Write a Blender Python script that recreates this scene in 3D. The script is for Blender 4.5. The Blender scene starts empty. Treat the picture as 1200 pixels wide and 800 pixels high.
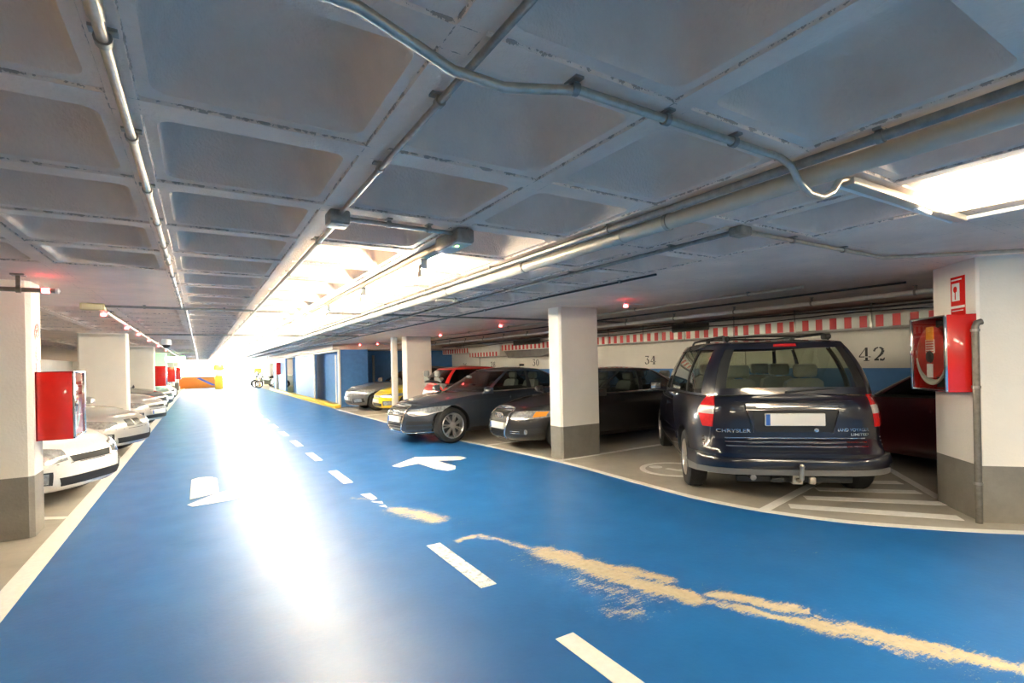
import bpy, bmesh, math, random
from mathutils import Vector, Matrix
from mathutils.bvhtree import BVHTree
random.seed(7)
S = bpy.context.scene
COL = S.collection
PI = math.pi

# ------------------------------------------------------------------ materials
def _new(name):
    m = bpy.data.materials.new(name); m.use_nodes = True
    nt = m.node_tree
    return m, nt, nt.nodes['Principled BSDF']

def pbr(name, col, rough=.5, metal=0., coat=0., var=0., scale=8., bump=0., bscale=60., spec=.5):
    """plain procedural surface: colour broken up by two noises, optional fine bump"""
    m, nt, b = _new(name)
    b.inputs['Base Color'].default_value = (*col, 1)
    b.inputs['Roughness'].default_value = rough
    b.inputs['Metallic'].default_value = metal
    b.inputs['Specular IOR Level'].default_value = spec
    if coat:
        b.inputs['Coat Weight'].default_value = coat
        b.inputs['Coat Roughness'].default_value = .04
    tc = nt.nodes.new('ShaderNodeTexCoord')
    if var:
        n = nt.nodes.new('ShaderNodeTexNoise'); n.inputs['Scale'].default_value = scale
        n.inputs['Detail'].default_value = 6; n.inputs['Roughness'].default_value = .65
        nt.links.new(tc.outputs['Object'], n.inputs['Vector'])
        r = nt.nodes.new('ShaderNodeValToRGB')
        r.color_ramp.elements[0].position = .3; r.color_ramp.elements[1].position = .7
        r.color_ramp.elements[0].color = (*[max(0, c*(1-var)) for c in col], 1)
        r.color_ramp.elements[1].color = (*[min(1, c*(1+var)) for c in col], 1)
        nt.links.new(n.outputs['Fac'], r.inputs['Fac'])
        nt.links.new(r.outputs['Color'], b.inputs['Base Color'])
    if bump:
        n2 = nt.nodes.new('ShaderNodeTexNoise'); n2.inputs['Scale'].default_value = bscale
        n2.inputs['Detail'].default_value = 4
        nt.links.new(tc.outputs['Object'], n2.inputs['Vector'])
        bp = nt.nodes.new('ShaderNodeBump'); bp.inputs['Strength'].default_value = bump
        bp.inputs['Distance'].default_value = .01
        nt.links.new(n2.outputs['Fac'], bp.inputs['Height'])
        nt.links.new(bp.outputs['Normal'], b.inputs['Normal'])
    return m

def emit(name, col, strength):
    m, nt, b = _new(name)
    b.inputs['Base Color'].default_value = (*col, 1)
    b.inputs['Emission Color'].default_value = (*col, 1)
    b.inputs['Emission Strength'].default_value = strength
    return m

def glassy(name, tint, refl=1.0):
    """thin car glass: tinted see-through sheet with a fresnel reflection"""
    m = bpy.data.materials.new(name); m.use_nodes = True
    nt = m.node_tree; nt.nodes.clear()
    o = nt.nodes.new('ShaderNodeOutputMaterial'); mx = nt.nodes.new('ShaderNodeMixShader')
    t = nt.nodes.new('ShaderNodeBsdfTransparent'); g = nt.nodes.new('ShaderNodeBsdfGlossy')
    f = nt.nodes.new('ShaderNodeFresnel'); f.inputs['IOR'].default_value = 1.5
    t.inputs['Color'].default_value = (*[c**.5 for c in tint], 1)
    g.inputs['Roughness'].default_value = .02
    g.inputs['Color'].default_value = (refl, refl, refl, 1)
    g2 = nt.nodes.new('ShaderNodeNewGeometry'); k = nt.nodes.new('ShaderNodeMath'); k.operation = 'SUBTRACT'; k.inputs[0].default_value = 1.
    k2 = nt.nodes.new('ShaderNodeMath'); k2.operation = 'MULTIPLY'      # only the outer face of the sheet reflects
    nt.links.new(g2.outputs['Backfacing'], k.inputs[1]); nt.links.new(k.outputs[0], k2.inputs[0]); nt.links.new(f.outputs[0], k2.inputs[1])
    nt.links.new(k2.outputs[0], mx.inputs[0]); nt.links.new(t.outputs[0], mx.inputs[1])
    nt.links.new(g.outputs[0], mx.inputs[2]); nt.links.new(mx.outputs[0], o.inputs['Surface'])
    return m

def paint(name, col, rough=.3):
    return pbr(name, col, rough=rough, coat=1.0, metal=0.0, var=.06, scale=40)

M = {}
M['conc']    = pbr('ceiling_paint', (.78, .62, .515), .75, var=.10, scale=2.2, bump=.5, bscale=70)
M['pillar']  = pbr('pillar_white_paint', (.86, .81, .73), .7, var=.035, scale=2.5, bump=.25, bscale=55)
M['pgrey']   = pbr('pillar_grey_paint', (.235, .215, .185), .6, var=.12, scale=5, bump=.25, bscale=55)
M['wallw']   = pbr('wall_white', (.80, .76, .69), .8, var=.04, scale=2, bump=.2)
M['wallb']   = pbr('wall_blue', (.06, .20, .48), .6, var=.08, scale=3, bump=.2)
M['blue']    = pbr('building_blue_plaster', (.075, .22, .50), .6, var=.10, scale=6, bump=.6, bscale=40)
M['lblue']   = pbr('building_pale_blue', (.12, .25, .50), .55, var=.05, scale=3)
M['steel']   = pbr('galvanised_steel', (.50, .45, .38), .36, .85, var=.15, scale=30)
M['dsteel']  = pbr('aged_steel', (.33, .31, .28), .4, .9, var=.2, scale=25)
M['pole'] = pbr('dull_pole_steel', (.20, .18, .15), .45, .7, var=.25, scale=18)
M['wpipe']   = pbr('cream_insulation', (.52, .47, .39), .35, .2, var=.06, scale=12)
M['cable']   = pbr('black_cable', (.03, .03, .03), .5)
M['white']   = pbr('white_plastic', (.8, .79, .76), .4)
M['line']    = pbr('white_road_paint', (.84, .82, .77), .5, var=.06, scale=25)
M['yline']   = pbr('yellow_kerb_paint', (.80, .55, .07), .5, var=.1, scale=15)
M['red']     = pbr('red_enamel', (.74, .016, .012), .25, coat=.6, var=.04, scale=4)
M['dred']    = pbr('red_drum', (.55, .03, .02), .35)
M['orange']  = pbr('orange_sticker', (.95, .36, .03), .4)
M['black']   = pbr('black_plastic', (.018, .018, .018), .45)
M['rubber']  = pbr('tyre_rubber', (.022, .021, .02), .75, var=.2, scale=30, bump=.4, bscale=90)
M['alloy']   = pbr('alloy_rim', (.66, .63, .60), .28, .9)
M['dalloy']  = pbr('brake_disc', (.10, .10, .10), .5, .7)
M['chrome']  = pbr('chrome', (.80, .80, .80), .12, 1.)
M['plate']   = pbr('number_plate_white', (.83, .80, .76), .4)
M['eublue']  = pbr('plate_blue', (.03, .14, .50), .4)
M['lamp']    = pbr('headlight_glass', (.55, .55, .53), .12, .55, coat=1., var=.45, scale=22)
M['amber']   = pbr('amber_lens', (.95, .33, .03), .2, coat=1.)
M['redlens'] = pbr('red_lens', (.72, .02, .02), .15, coat=1., var=.15, scale=30)
M['clearlens'] = pbr('clear_lens', (.62, .55, .50), .15, coat=1.)
M['cloth']   = pbr('grey_seat_cloth', (.24, .24, .22), .9, var=.1, scale=20)
M['leather'] = pbr('pale_seat_leather', (.48, .46, .42), .6, var=.05, scale=15)
M['dark']    = pbr('dark_interior', (.02, .02, .02), .8)
M['glass']   = glassy('car_glass', (.42, .46, .43))
M['dglass']  = glassy('dark_car_glass', (.10, .11, .11))
M['vglass']  = glassy('van_rear_glass', (.66, .70, .60))
M['hglass']  = glassy('cabinet_glass', (.85, .86, .85), .9)
M['tube']    = emit('fluorescent_tube', (1., .90, .68), 27.)
M['diff']    = emit('lit_diffuser', (1., .90, .67), 4.7)
M['led']     = emit('red_led', (1., .06, .06), 4.)
M['gled']    = emit('green_led', (.4, 1., .1), 6.)
M['exitsign'] = emit('green_exit_sign', (.25, 1., .45), 1.6)
M['signw']   = emit('sign_white', (.9, 1., .9), 2.)
M['foil']    = pbr('duct_wrap', (.74, .70, .64), .4, .1, var=.08, scale=4, bump=1.0, bscale=7)
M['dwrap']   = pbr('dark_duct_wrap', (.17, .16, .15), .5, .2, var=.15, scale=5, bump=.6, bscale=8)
M['grille']  = pbr('duct_grille', (.05, .05, .04), .6)
M['yellowgreen'] = pbr('yellow_green_plastic', (.62, .75, .10), .4)
M['oranget'] = pbr('orange_panel', (.95, .28, .04), .5)
M['shopw']   = emit('shop_window_light', (1., .97, .92), 1.6)
M['outside'] = pbr('pale_pavement', (.75, .74, .72), .8, var=.05)

def stripes(name, c1, c2, period):
    """hazard tape: even bands along Y"""
    m, nt, b = _new(name)
    b.inputs['Roughness'].default_value = .45
    g = nt.nodes.new('ShaderNodeTexCoord'); sx = nt.nodes.new('ShaderNodeSeparateXYZ')
    nt.links.new(g.outputs['Object'], sx.inputs[0])
    a = nt.nodes.new('ShaderNodeMath'); a.operation = 'DIVIDE'; a.inputs[1].default_value = period
    f = nt.nodes.new('ShaderNodeMath'); f.operation = 'FRACT'
    k = nt.nodes.new('ShaderNodeMath'); k.operation = 'GREATER_THAN'; k.inputs[1].default_value = .52
    nt.links.new(sx.outputs['Y'], a.inputs[0]); nt.links.new(a.outputs[0], f.inputs[0]); nt.links.new(f.outputs[0], k.inputs[0])
    mx = nt.nodes.new('ShaderNodeMix'); mx.data_type = 'RGBA'
    mx.inputs[6].default_value = (*c1, 1); mx.inputs[7].default_value = (*c2, 1)
    nt.links.new(k.outputs[0], mx.inputs[0]); nt.links.new(mx.outputs[2], b.inputs['Base Color'])
    return m
M['tape'] = stripes('hazard_tape', (.80, .76, .68), (.62, .03, .03), .235)

# ------------------------------------------------------------------ mesh builder
class MB:
    def __init__(s): s.v = []; s.f = []; s.mi = []; s.cur = 0
    def add(s, vs, fs):
        o = len(s.v); s.v += [tuple(p) for p in vs]
        for f in fs: s.f.append([o+i for i in f]); s.mi.append(s.cur)
    def box(s, c, d, bev=0.):
        x, y, z = c; a, b, h = d[0]/2, d[1]/2, d[2]/2
        if bev <= 0:
            vs = [(x+i*a, y+j*b, z+k*h) for i in (-1, 1) for j in (-1, 1) for k in (-1, 1)]
            s.add(vs, [(0, 1, 3, 2), (4, 6, 7, 5), (0, 4, 5, 1), (2, 3, 7, 6), (0, 2, 6, 4), (1, 5, 7, 3)])
        else:
            bev = min(bev, a*.9, b*.9, h*.9); pts = []
            for i in (-1, 1):
                for j in (-1, 1):
                    for k in (-1, 1):
                        q = .3*bev
                        for e in ((0, bev, bev), (bev, 0, bev), (bev, bev, 0), (q, q, bev), (q, bev, q), (bev, q, q)):
                            pts.append((x+i*(a-e[0]), y+j*(b-e[1]), z+k*(h-e[2])))
            s.hull(pts)
        return s
    def hull(s, pts):
        bm = bmesh.new()
        for p in pts: bm.verts.new(p)
        r = bmesh.ops.convex_hull(bm, input=bm.verts)
        bm.verts.index_update()
        used = [v for v in bm.verts if v.link_faces]
        ix = {v: i for i, v in enumerate(used)}
        s.add([v.co[:] for v in used], [[ix[v] for v in f.verts] for f in bm.faces]); bm.free()
        return s
    def prism(s, poly, z0, z1, frame=None):
        """extrude a 2-D polygon (x,y) from z0 to z1; frame maps (x,y,z)->world"""
        n = len(poly); fr = frame or (lambda x, y, z: (x, y, z))
        vs = [fr(x, y, z0) for x, y in poly]+[fr(x, y, z1) for x, y in poly]
        fs = [list(range(n))[::-1], list(range(n, 2*n))]+[(i, (i+1) % n, n+(i+1) % n, n+i) for i in range(n)]
        s.add(vs, fs); return s
    def tube(s, pts, r, n=8, cap=True):
        P = [Vector(p) for p in pts]; rings = []
        up = None
        for i, p in enumerate(P):
            d = (P[min(i+1, len(P)-1)]-P[max(i-1, 0)]).normalized()
            if up is None: up = Vector((0, 0, 1)) if abs(d.z) < .9 else Vector((1, 0, 0))
            a = d.cross(up).normalized(); up = a.cross(d).normalized()
            rr = r[i] if isinstance(r, (list, tuple)) else r
            rings.append([p+a*math.cos(2*PI*k/n)*rr+up*math.sin(2*PI*k/n)*rr for k in range(n)])
        vs = [q for R in rings for q in R]; fs = []
        for i in range(len(P)-1):
            for k in range(n):
                k2 = (k+1) % n; fs.append((i*n+k, i*n+k2, (i+1)*n+k2, (i+1)*n+k))
        if cap: fs += [list(range(n))[::-1], list(range((len(P)-1)*n, len(P)*n))]
        s.add(vs, fs); return s
    def lathe(s, prof, n=24, axis='y', c=(0, 0, 0), closed=False):
        """prof = [(radius, along)]"""
        vs = []; m = len(prof)
        for k in range(n):
            a = 2*PI*k/n; ca, sa = math.cos(a), math.sin(a)
            for r, h in prof:
                if axis == 'y': vs.append((c[0]+r*ca, c[1]+h, c[2]+r*sa))
                elif axis == 'x': vs.append((c[0]+h, c[1]+r*ca, c[2]+r*sa))
                else: vs.append((c[0]+r*ca, c[1]+r*sa, c[2]+h))
        fs = []
        for k in range(n):
            k2 = (k+1) % n
            for j in range(m if closed else m-1):
                j2 = (j+1) % m
                fs.append((k*m+j, k2*m+j, k2*m+j2, k*m+j2))
        s.add(vs, fs); return s
    def slab(s, G, N, o1, o2):
        """grid of points G[i][j] with normals N -> closed sheet between offsets o1 and o2"""
        a, b = len(G), len(G[0])
        vs = [tuple(G[i][j]+N[i][j]*o1) for i in range(a) for j in range(b)]
        vs += [tuple(G[i][j]+N[i][j]*o2) for i in range(a) for j in range(b)]
        k = a*b; fs = []
        for i in range(a-1):
            for j in range(b-1):
                q = (i*b+j, i*b+j+1, (i+1)*b+j+1, (i+1)*b+j)
                fs.append(q); fs.append(tuple(k+x for x in q[::-1]))
        per = [(0, j) for j in range(b)]+[(i, b-1) for i in range(1, a)]+[(a-1, j) for j in range(b-2, -1, -1)]+[(i, 0) for i in range(a-2, 0, -1)]
        pi = [i*b+j for i, j in per]
        for i in range(len(pi)):
            p, q = pi[i], pi[(i+1) % len(pi)]; fs.append((q, p, k+p, k+q))
        s.add(vs, fs); return s
    def build(s, name, mats, parent=None, smooth=40, loc=None, merge=False):
        me = bpy.data.meshes.new(name); me.from_pydata(s.v, [], s.f)
        if not isinstance(mats, (list, tuple)): mats = [mats]
        for m in mats: me.materials.append(m)
        if len(mats) > 1: me.polygons.foreach_set('material_index', s.mi)
        bm = bmesh.new(); bm.from_mesh(me)
        if merge: bmesh.ops.remove_doubles(bm, verts=bm.verts, dist=1e-4)
        bmesh.ops.recalc_face_normals(bm, faces=bm.faces); bm.to_mesh(me); bm.free()
        if smooth:
            me.polygons.foreach_set('use_smooth', [True]*len(me.polygons))
            me.set_sharp_from_angle(angle=math.radians(smooth))
        o = bpy.data.objects.new(name, me); COL.objects.link(o)
        if parent: o.parent = parent
        if loc: o.location = loc
        return o

def tag(o, label=None, cat=None, group=None, kind=None):
    if label: o['label'] = label
    if cat: o['category'] = cat
    if group: o['group'] = group
    if kind: o['kind'] = kind
    return o
def thing(name, label, cat, loc=(0, 0, 0), rz=0., group=None):
    o = bpy.data.objects.new(name, None); COL.objects.link(o); o.empty_display_size = .2
    o.location = loc; o.rotation_euler = (0, 0, rz)
    return tag(o, label, cat, group)
def struct(o): o['kind'] = 'structure'; return o
def children(o): return [c for c in bpy.data.objects if c.parent == o]
def copy_tree(o, parent=None):
    c = o.copy(); COL.objects.link(c); c.parent = parent
    for ch in children(o): copy_tree(ch, c)
    return c
def text_mesh(s, size, depth, offset=0.):
    cu = bpy.data.curves.new('letters', 'FONT'); cu.body = s; cu.size = size; cu.extrude = depth; cu.offset = offset
    cu.align_x = 'CENTER'; cu.align_y = 'CENTER'
    ob = bpy.data.objects.new('letters', cu); COL.objects.link(ob)
    dg = bpy.context.evaluated_depsgraph_get(); me = bpy.data.meshes.new_from_object(ob.evaluated_get(dg))
    bpy.data.objects.remove(ob); bpy.data.curves.remove(cu)
    vs = [v.co[:] for v in me.vertices]; fs = [list(p.vertices) for p in me.polygons]; bpy.data.meshes.remove(me)
    return vs, fs
def interp(tab, x):
    """smooth (cosine-free, monotone) interpolation through sorted (x,v)"""
    t = tab
    if x <= t[0][0]: return t[0][1]
    if x >= t[-1][0]: return t[-1][1]
    for i in range(len(t)-1):
        if t[i][0] <= x <= t[i+1][0]:
            x0, y0 = t[i]; x1, y1 = t[i+1]; h = x1-x0; u = (x-x0)/h
            d = (y1-y0)/h
            m0 = d if i == 0 else ((y0-t[i-1][1])/(x0-t[i-1][0])+d)/2
            m1 = d if i+2 >= len(t) else ((t[i+2][1]-y1)/(t[i+2][0]-x1)+d)/2
            return (2*u**3-3*u**2+1)*y0+(u**3-2*u**2+u)*h*m0+(-2*u**3+3*u**2)*y1+(u**3-u**2)*h*m1
# ------------------------------------------------------------------ cars
def sgnpow(c, e): return math.copysign(abs(c)**e, c)

class CarShape:
    """analytic body (stack of rounded plan outlines) and glasshouse on top of it; +x is forward"""
    def __init__(s, **k): s.__dict__.update(k)
    # lower body
    def bP(s, th, t):
        a = s.L/2-(interp(s.nose, t) if math.cos(th) >= 0 else interp(s.tail, t))
        n = s.n
        x = a*sgnpow(math.cos(th), 2/n)
        y = s.W/2*interp(s.side, t)*sgnpow(math.sin(th), 2/n)
        q = x/(s.L/2)
        y *= 1-s.taper*(max(0, q)**3)-s.rtaper*(max(0, -q)**3)
        zb = interp(s.sill, x); zs = interp(s.shoulder, x)
        return Vector((x, y, zb+(zs-zb)*t))
    def thetas(s):
        # even arc length round the outline, symmetric left/right
        N = 600; pts = [s.bP(PI*i/N, .5) for i in range(N+1)]
        d = [0]
        for i in range(N): d.append(d[-1]+(pts[i+1]-pts[i]).length)
        m = s.cols; out = []; j = 0
        for k in range(m+1):
            L = d[-1]*k/m
            while j < N-1 and d[j+1] < L: j += 1
            u = (L-d[j])/max(1e-9, d[j+1]-d[j]); out.append(PI*(j+u)/N)
        return out+[-t for t in out[-2:0:-1]]
    def body_mesh(s):
        T = s.thetas(); n = len(T); mb = MB()
        levels = [0, .04, .1, .18, .28, .4, .52, .64, .75, .84, .91, .96, 1.]
        rings = [[s.bP(t, l) for t in T] for l in levels]
        top = rings[-1]
        for sc in (.93, .8, .6, .35, 0.):
            rings.append([Vector((p.x, p.y*sc, p.z+s.crown*(1-sc*sc))) for p in top])
        bot = [[Vector((p.x, p.y*sc, p.z)) for p in rings[0]] for sc in (0., .5)]
        rings = bot+rings
        vs = [p for r in rings for p in r]; fs = []
        for i in range(len(rings)-1):
            for k in range(n):
                k2 = (k+1) % n; fs.append((i*n+k, i*n+k2, (i+1)*n+k2, (i+1)*n+k))
        mb.add(vs, fs)
        return mb
    # glasshouse
    def gP(s, th, t):
        g = s.g; xm = g['xm']; n = g['n']
        c, si = math.cos(th), math.sin(th)
        bul = 4*t*(1-t)
        if c >= 0: x = xm+(g['f0']+(g['f1']-g['f0'])*t+g['fb']*bul-xm)*abs(c)**(2/n)
        else: x = xm-(xm-(g['r0']+(g['r1']-g['r0'])*t-g['rb']*bul))*abs(c)**(2/n)
        b = g['b0']+(g['b1']-g['b0'])*t+g['bb']*bul
        y = b*sgnpow(si, 2/n)
        z0 = interp(s.shoulder, x)+.012+s.crown*max(0, 1-(y/(s.W/2))**2)*.5
        z1 = g['zt']-g['arc']*((x-g['xa'])/1.5)**2
        return Vector((x, y, z0+(z1-z0)*t))
    def gN(s, th, t):
        e = 1e-3
        d1 = s.gP(th+e, t)-s.gP(th-e, t); d2 = s.gP(th, min(1, t+e))-s.gP(th, max(0, t-e))
        nn = d1.cross(d2)
        return nn.normalized() if nn.length > 1e-12 else Vector((0, 0, 1))
    def gth_u(s, u, front=True):
        a = math.asin(u**(s.g['n']/2)); return a if front else PI-a
    def gth_q(s, q):
        c = abs(q)**(s.g['n']/2); return math.acos(c if q >= 0 else -c)
    def gpatch(s, mb, th0, th1, t0, t1, o1=.0, o2=.006, m=10, k=6, mirror=False):
        sg = -1 if mirror else 1
        G, N = [], []
        for i in range(k+1):
            t = t0+(t1-t0)*i/k; r, rn = [], []
            for j in range(m+1):
                th = sg*(th0+(th1-th0)*j/m)
                r.append(s.gP(th, t)); v = s.gN(th, t)
                rn.append(v)
            G.append(r); N.append(rn)
        return mb.slab(G, N, o1, o2)

def bool_cut(o, cutters):
    for c in cutters:
        md = o.modifiers.new('cut', 'BOOLEAN'); md.operation = 'DIFFERENCE'; md.object = c; md.solver = 'EXACT'
        md.material_mode = 'TRANSFER'
    dg = bpy.context.evaluated_depsgraph_get()
    me = bpy.data.meshes.new_from_object(o.evaluated_get(dg))
    o.modifiers.clear(); old = o.data; o.data = me; bpy.data.meshes.remove(old)
    me.polygons.foreach_set('use_smooth', [True]*len(me.polygons)); me.set_sharp_from_angle(angle=math.radians(38))
    for c in cutters: bpy.data.objects.remove(c)

class Car:
    def __init__(s, name, label, cat, loc, rz, shape, paint, group=None):
        s.sh = shape; s.paint = paint
        s.root = thing(name, label, cat, (loc[0], loc[1], 0), rz, group)
        mb = shape.body_mesh()
        s.body = mb.build('body', [paint, M['black']], s.root, 38, merge=True)
        # dark cabin floor and cowl under the glass
        g = shape.g
        for p in s.body.data.polygons:
            c = p.center
            if p.normal.z > .5 and c.z > .75*shape.shoulder[len(shape.shoulder)//2][1] and g['r0']+.12 < c.x < g['f0']-.14 and abs(c.y) < g['b0']-.07:
                p.material_index = 1
        bm = bmesh.new(); bm.from_mesh(s.body.data); s.bvh = BVHTree.FromBMesh(bm); bm.free()
        cut = []
        for wx in shape.wheels:
            for sg in (1, -1):
                m = MB(); R = shape.R+.045; y0 = shape.W/2-.30
                m.lathe([(0.001, y0*sg), (R, y0*sg), (R, (shape.W/2+.2)*sg), (.001, (shape.W/2+.2)*sg)], 40, 'y', (wx, 0, shape.R+.005))
                cut.append(m.build('arch', M['black'], s.root, 0, merge=True))
        bpy.context.view_layer.update()
        bool_cut(s.body, cut)
    def ray(s, org, d):
        h = s.bvh.ray_cast(Vector(org), Vector(d).normalized())
        return (h[0], h[1]) if h[0] is not None else (None, None)
    def patch(s, name, mat, bot, top, view='f', o1=-.01, o2=.006, rows=5, parent=None, mirror=False, sub=6):
        """sheet pressed on the bodywork. view f/b: points (y,z); l: points (x,z) on the left side; t: (x,y) on top"""
        def dens(p):
            out = []
            for i in range(len(p)-1):
                for k in range(sub): out.append(tuple(p[i][q]+(p[i+1][q]-p[i][q])*k/sub for q in (0, 1)))
            return out+[p[-1]]
        b, t = dens(bot), dens(top); made = []
        for sg in ((1, -1) if mirror else (1,)):
            G, N = [], []
            for i in range(rows+1):
                r, rn = [], []; u = i/rows
                for j in range(len(b)):
                    p = [b[j][q]+(t[j][q]-b[j][q])*u for q in (0, 1)]
                    if view == 'f': h, n = s.ray((5, p[0]*sg, p[1]), (-1, 0, 0))
                    elif view == 'b': h, n = s.ray((-5, p[0]*sg, p[1]), (1, 0, 0))
                    elif view == 'l': h, n = s.ray((p[0], 5*sg, p[1]), (0, -sg, 0))
                    elif view == 't': h, n = s.ray((p[0], p[1]*sg, 3), (0, 0, -1))
                    if h is None:
                        h = r[-1] if r else Vector((p[0], 0, p[1])); n = rn[-1] if rn else Vector((0, 0, 1))
                    r.append(h); rn.append(n)
                G.append(r); N.append(rn)
            mb = MB(); mb.slab(G, N, o1, o2)
            made.append(mb.build(name, mat, parent or s.root, 50))
        return made
    def glasshouse(s, qs, kinds, glass, roof_mat=None, frame=None, uf=.88, ur=.86, tf=.93, tb=.05, rear_glass=None, trim=None, rear_tb=None, interior=True, seat=None):
        sh = s.sh; g = sh.g; pm = s.paint; fr = frame or pm
        # roof: rim round the glass and a crowned cap
        T = sh.thetas(); mb = MB(); rings = []
        TT = [2*PI*i/72 for i in range(72)]
        for t in (tf, 1.): rings.append([sh.gP(th, t)+sh.gN(th, t)*.006 for th in TT])
        top = [sh.gP(th, 1.) for th in TT]
        for sc in (.94, .85, .7, .5, .25, 0):
            rings.append([Vector((g['xm1']+(p.x-g['xm1'])*(sc if sc > 0 else 1e-3), p.y*(sc if sc > 0 else 1e-3), p.z+.012+g['rc']*(1-sc*sc))) for p in top])
        inner = [[Vector((p.x, p.y, p.z-.02)) for p in r] for r in rings[1:][::-1]]
        rings = rings+inner
        n = 72; vs = [p for r in rings for p in r]; fs = []
        for i in range(len(rings)-1):
            for k in range(n): fs.append((i*n+k, i*n+(k+1) % n, (i+1)*n+(k+1) % n, (i+1)*n+k))
        mb.add(vs, fs)
        s.roof = mb.build('roof', roof_mat or pm, s.root, 45)
        thw, thr = sh.gth_u(uf), sh.gth_u(ur, False)
        mb = MB(); sh.gpatch(mb, -thw, thw, tb*.3, tf, -.004, 0, 24, 8); s.ws = mb.build('windscreen', glass, s.root)
        mb = MB(); sh.gpatch(mb, thr, 2*PI-thr, rear_tb or tb, tf, -.004, 0, 24, 8); s.rw = mb.build('rear_window', rear_glass or glass, s.root)
        th = [thw]+[sh.gth_q(q) for q in qs]+[thr]
        for mir in (False, True):
            for i in range(len(th)-1):
                kd = kinds[i]; mb = MB()
                if kd == 'g': sh.gpatch(mb, th[i], th[i+1], tb, tf, -.004, 0, 8, 6, mir); mb.build('side_window', glass, s.root)
                else: sh.gpatch(mb, th[i], th[i+1], 0, tf, -.012, .008, 6, 8, mir); mb.build('pillar_post', pm if kd == 'p' else M['black'], s.root)
            mb = MB(); sh.gpatch(mb, thw, thr, -.02, tb, -.012, .009, 30, 2, mir)
            mb.build('window_trim', trim or M['black'], s.root)
        if rear_tb:
            mb = MB(); sh.gpatch(mb, thr, 2*PI-thr, 0, rear_tb, -.012, .006, 24, 3); mb.build('tailgate_panel', pm, s.root)
        if interior:
            sm = seat or M['cloth']; zb = interp(sh.shoulder, g['xm'])
            for row, xx in enumerate(interior if isinstance(interior, (list, tuple)) else (g['xm']+.15, g['xm']-.85)):
                for yy in (.36, -.36):
                    if xx+.2 > g['f1']+.25: continue
                    m = MB(); m.hull([(xx+a, yy+b*wy, zb+zz) for a, zz, wy in ((-.07, -.12, .22), (.09, -.12, .22), (-.13, .16, .19), (-.02, .16, .19), (-.15, .2, .13), (-.05, .2, .13)) for b in (-1, 1)])
                    m.box((xx-.12, yy, zb+.29), (.09, .25, .15), .035)
                    m.tube([(xx-.11, yy-.06, zb+.18), (xx-.12, yy-.06, zb+.24)], .008, 6); m.tube([(xx-.11, yy+.06, zb+.18), (xx-.12, yy+.06, zb+.24)], .008, 6)
                    m.build('seat', sm, s.root, 50)
            m = MB(); xd = g['f0']-.42; m.box((xd, 0, zb-.0), (.3, g['b0']*1.5, .09), .04); m.build('dashboard', M['dark'], s.root)
            m = MB(); m.lathe([(.17, .012), (.185, 0), (.17, -.012), (.155, 0)], 20, 'x', (xd-.28, .36, zb+.02), True); m.build('steering_wheel', M['black'], s.root)
    def wheels(s, style='double7', steer=0., rimR=None, mat=None):
        sh = s.sh; R = sh.R; w = sh.tw; rr = rimR or R*.70
        for wx in sh.wheels:
            for sg in (1, -1):
                yo = (sh.W/2-.03)*sg
                e = MB()   # tyre, outer face at y=0 of its own frame, outward +y
                e.lathe([(rr-.005, -w+.02), (rr+.01, -w), (R-.03, -w), (R-.004, -w+.03), (R, -w*.6), (R, -w*.4), (R-.004, -.03), (R-.03, -.005), (rr+.02, 0), (rr-.005, -.015)], 40, 'y', closed=True)
                for k in range(1, 4): e.lathe([(R+.0015, -w*k/4-.006), (R+.003, -w*k/4), (R+.0015, -w*k/4+.006)], 40, 'y')
                t = e.build('wheel', M['rubber'], s.root)
                t.location = (wx, yo, R); t.rotation_euler = (0, 0, (0 if sg > 0 else PI)+(steer if wx > 0 else 0))
                b = MB(); b.lathe([(rr, -.012), (rr-.012, -.004), (rr-.028, -.02), (rr-.035, -.1), (.06, -.1)], 40, 'y')
                n, dbl = {'double7': (7, True), 'ten': (10, False), 'five': (5, False), 'cover': (12, False)}[style]
                for k in range(n):
                    for o in ((-.17, .17) if dbl else (0,)):
                        a0 = 2*PI*k/n; a1 = a0+o*.75; ww = .011 if dbl else (.022 if n < 8 else .013)
                        ca, sa = math.cos(a1), math.sin(a1)
                        P = []
                        c0, s0 = math.cos(a0+o*.9), math.sin(a0+o*.9)
                        for (r_, d_, q_, cc, ss) in ((.035, -.012, ww*1.15, c0, s0), (rr-.015, -.012, ww*1.0, ca, sa)):
                            for e1 in (-1, 1):
                                for e2 in (0, -.03): P.append((r_*cc-ss*q_*e1, d_+e2, r_*ss+cc*q_*e1))
                        b.hull(P)
                b.lathe([(.001, -.004), (.03, -.006), (.062, -.012), (.066, -.04)], 24, 'y')
                b.build('rim', mat or M['alloy'], t)
                d = MB(); d.lathe([(.001, -.07), (rr*.74, -.07), (rr*.74, -.085), (rr-.02, -.12), (.001, -.13)], 32, 'y'); d.build('brake_disc', M['dalloy'], t)
    def mirrors(s, x, z, mat=None, y=None):
        yy = y or s.sh.W/2
        for sg in (1, -1):
            m = MB()
            m.hull([(x+a, sg*(yy+b), z+c) for a, b, c in ((.06, .05, -.06), (.06, .2, -.05), (-.05, .03, -.07), (-.06, .22, -.06), (.05, .06, .06), (.05, .19, .05), (-.05, .04, .08), (-.06, .21, .07), (.1, .1, 0))])
            m.tube([(x, sg*(yy-.09), z-.06), (x, sg*(yy+.06), z-.04)], .025, 8)
            o = m.build('mirror', mat or s.paint, s.root, 60)
            g = MB(); g.box((x-.062, sg*(yy+.125), z+.005), (.006, .15, .10), .002); g.build('mirror_glass', M['chrome'], o)
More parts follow.
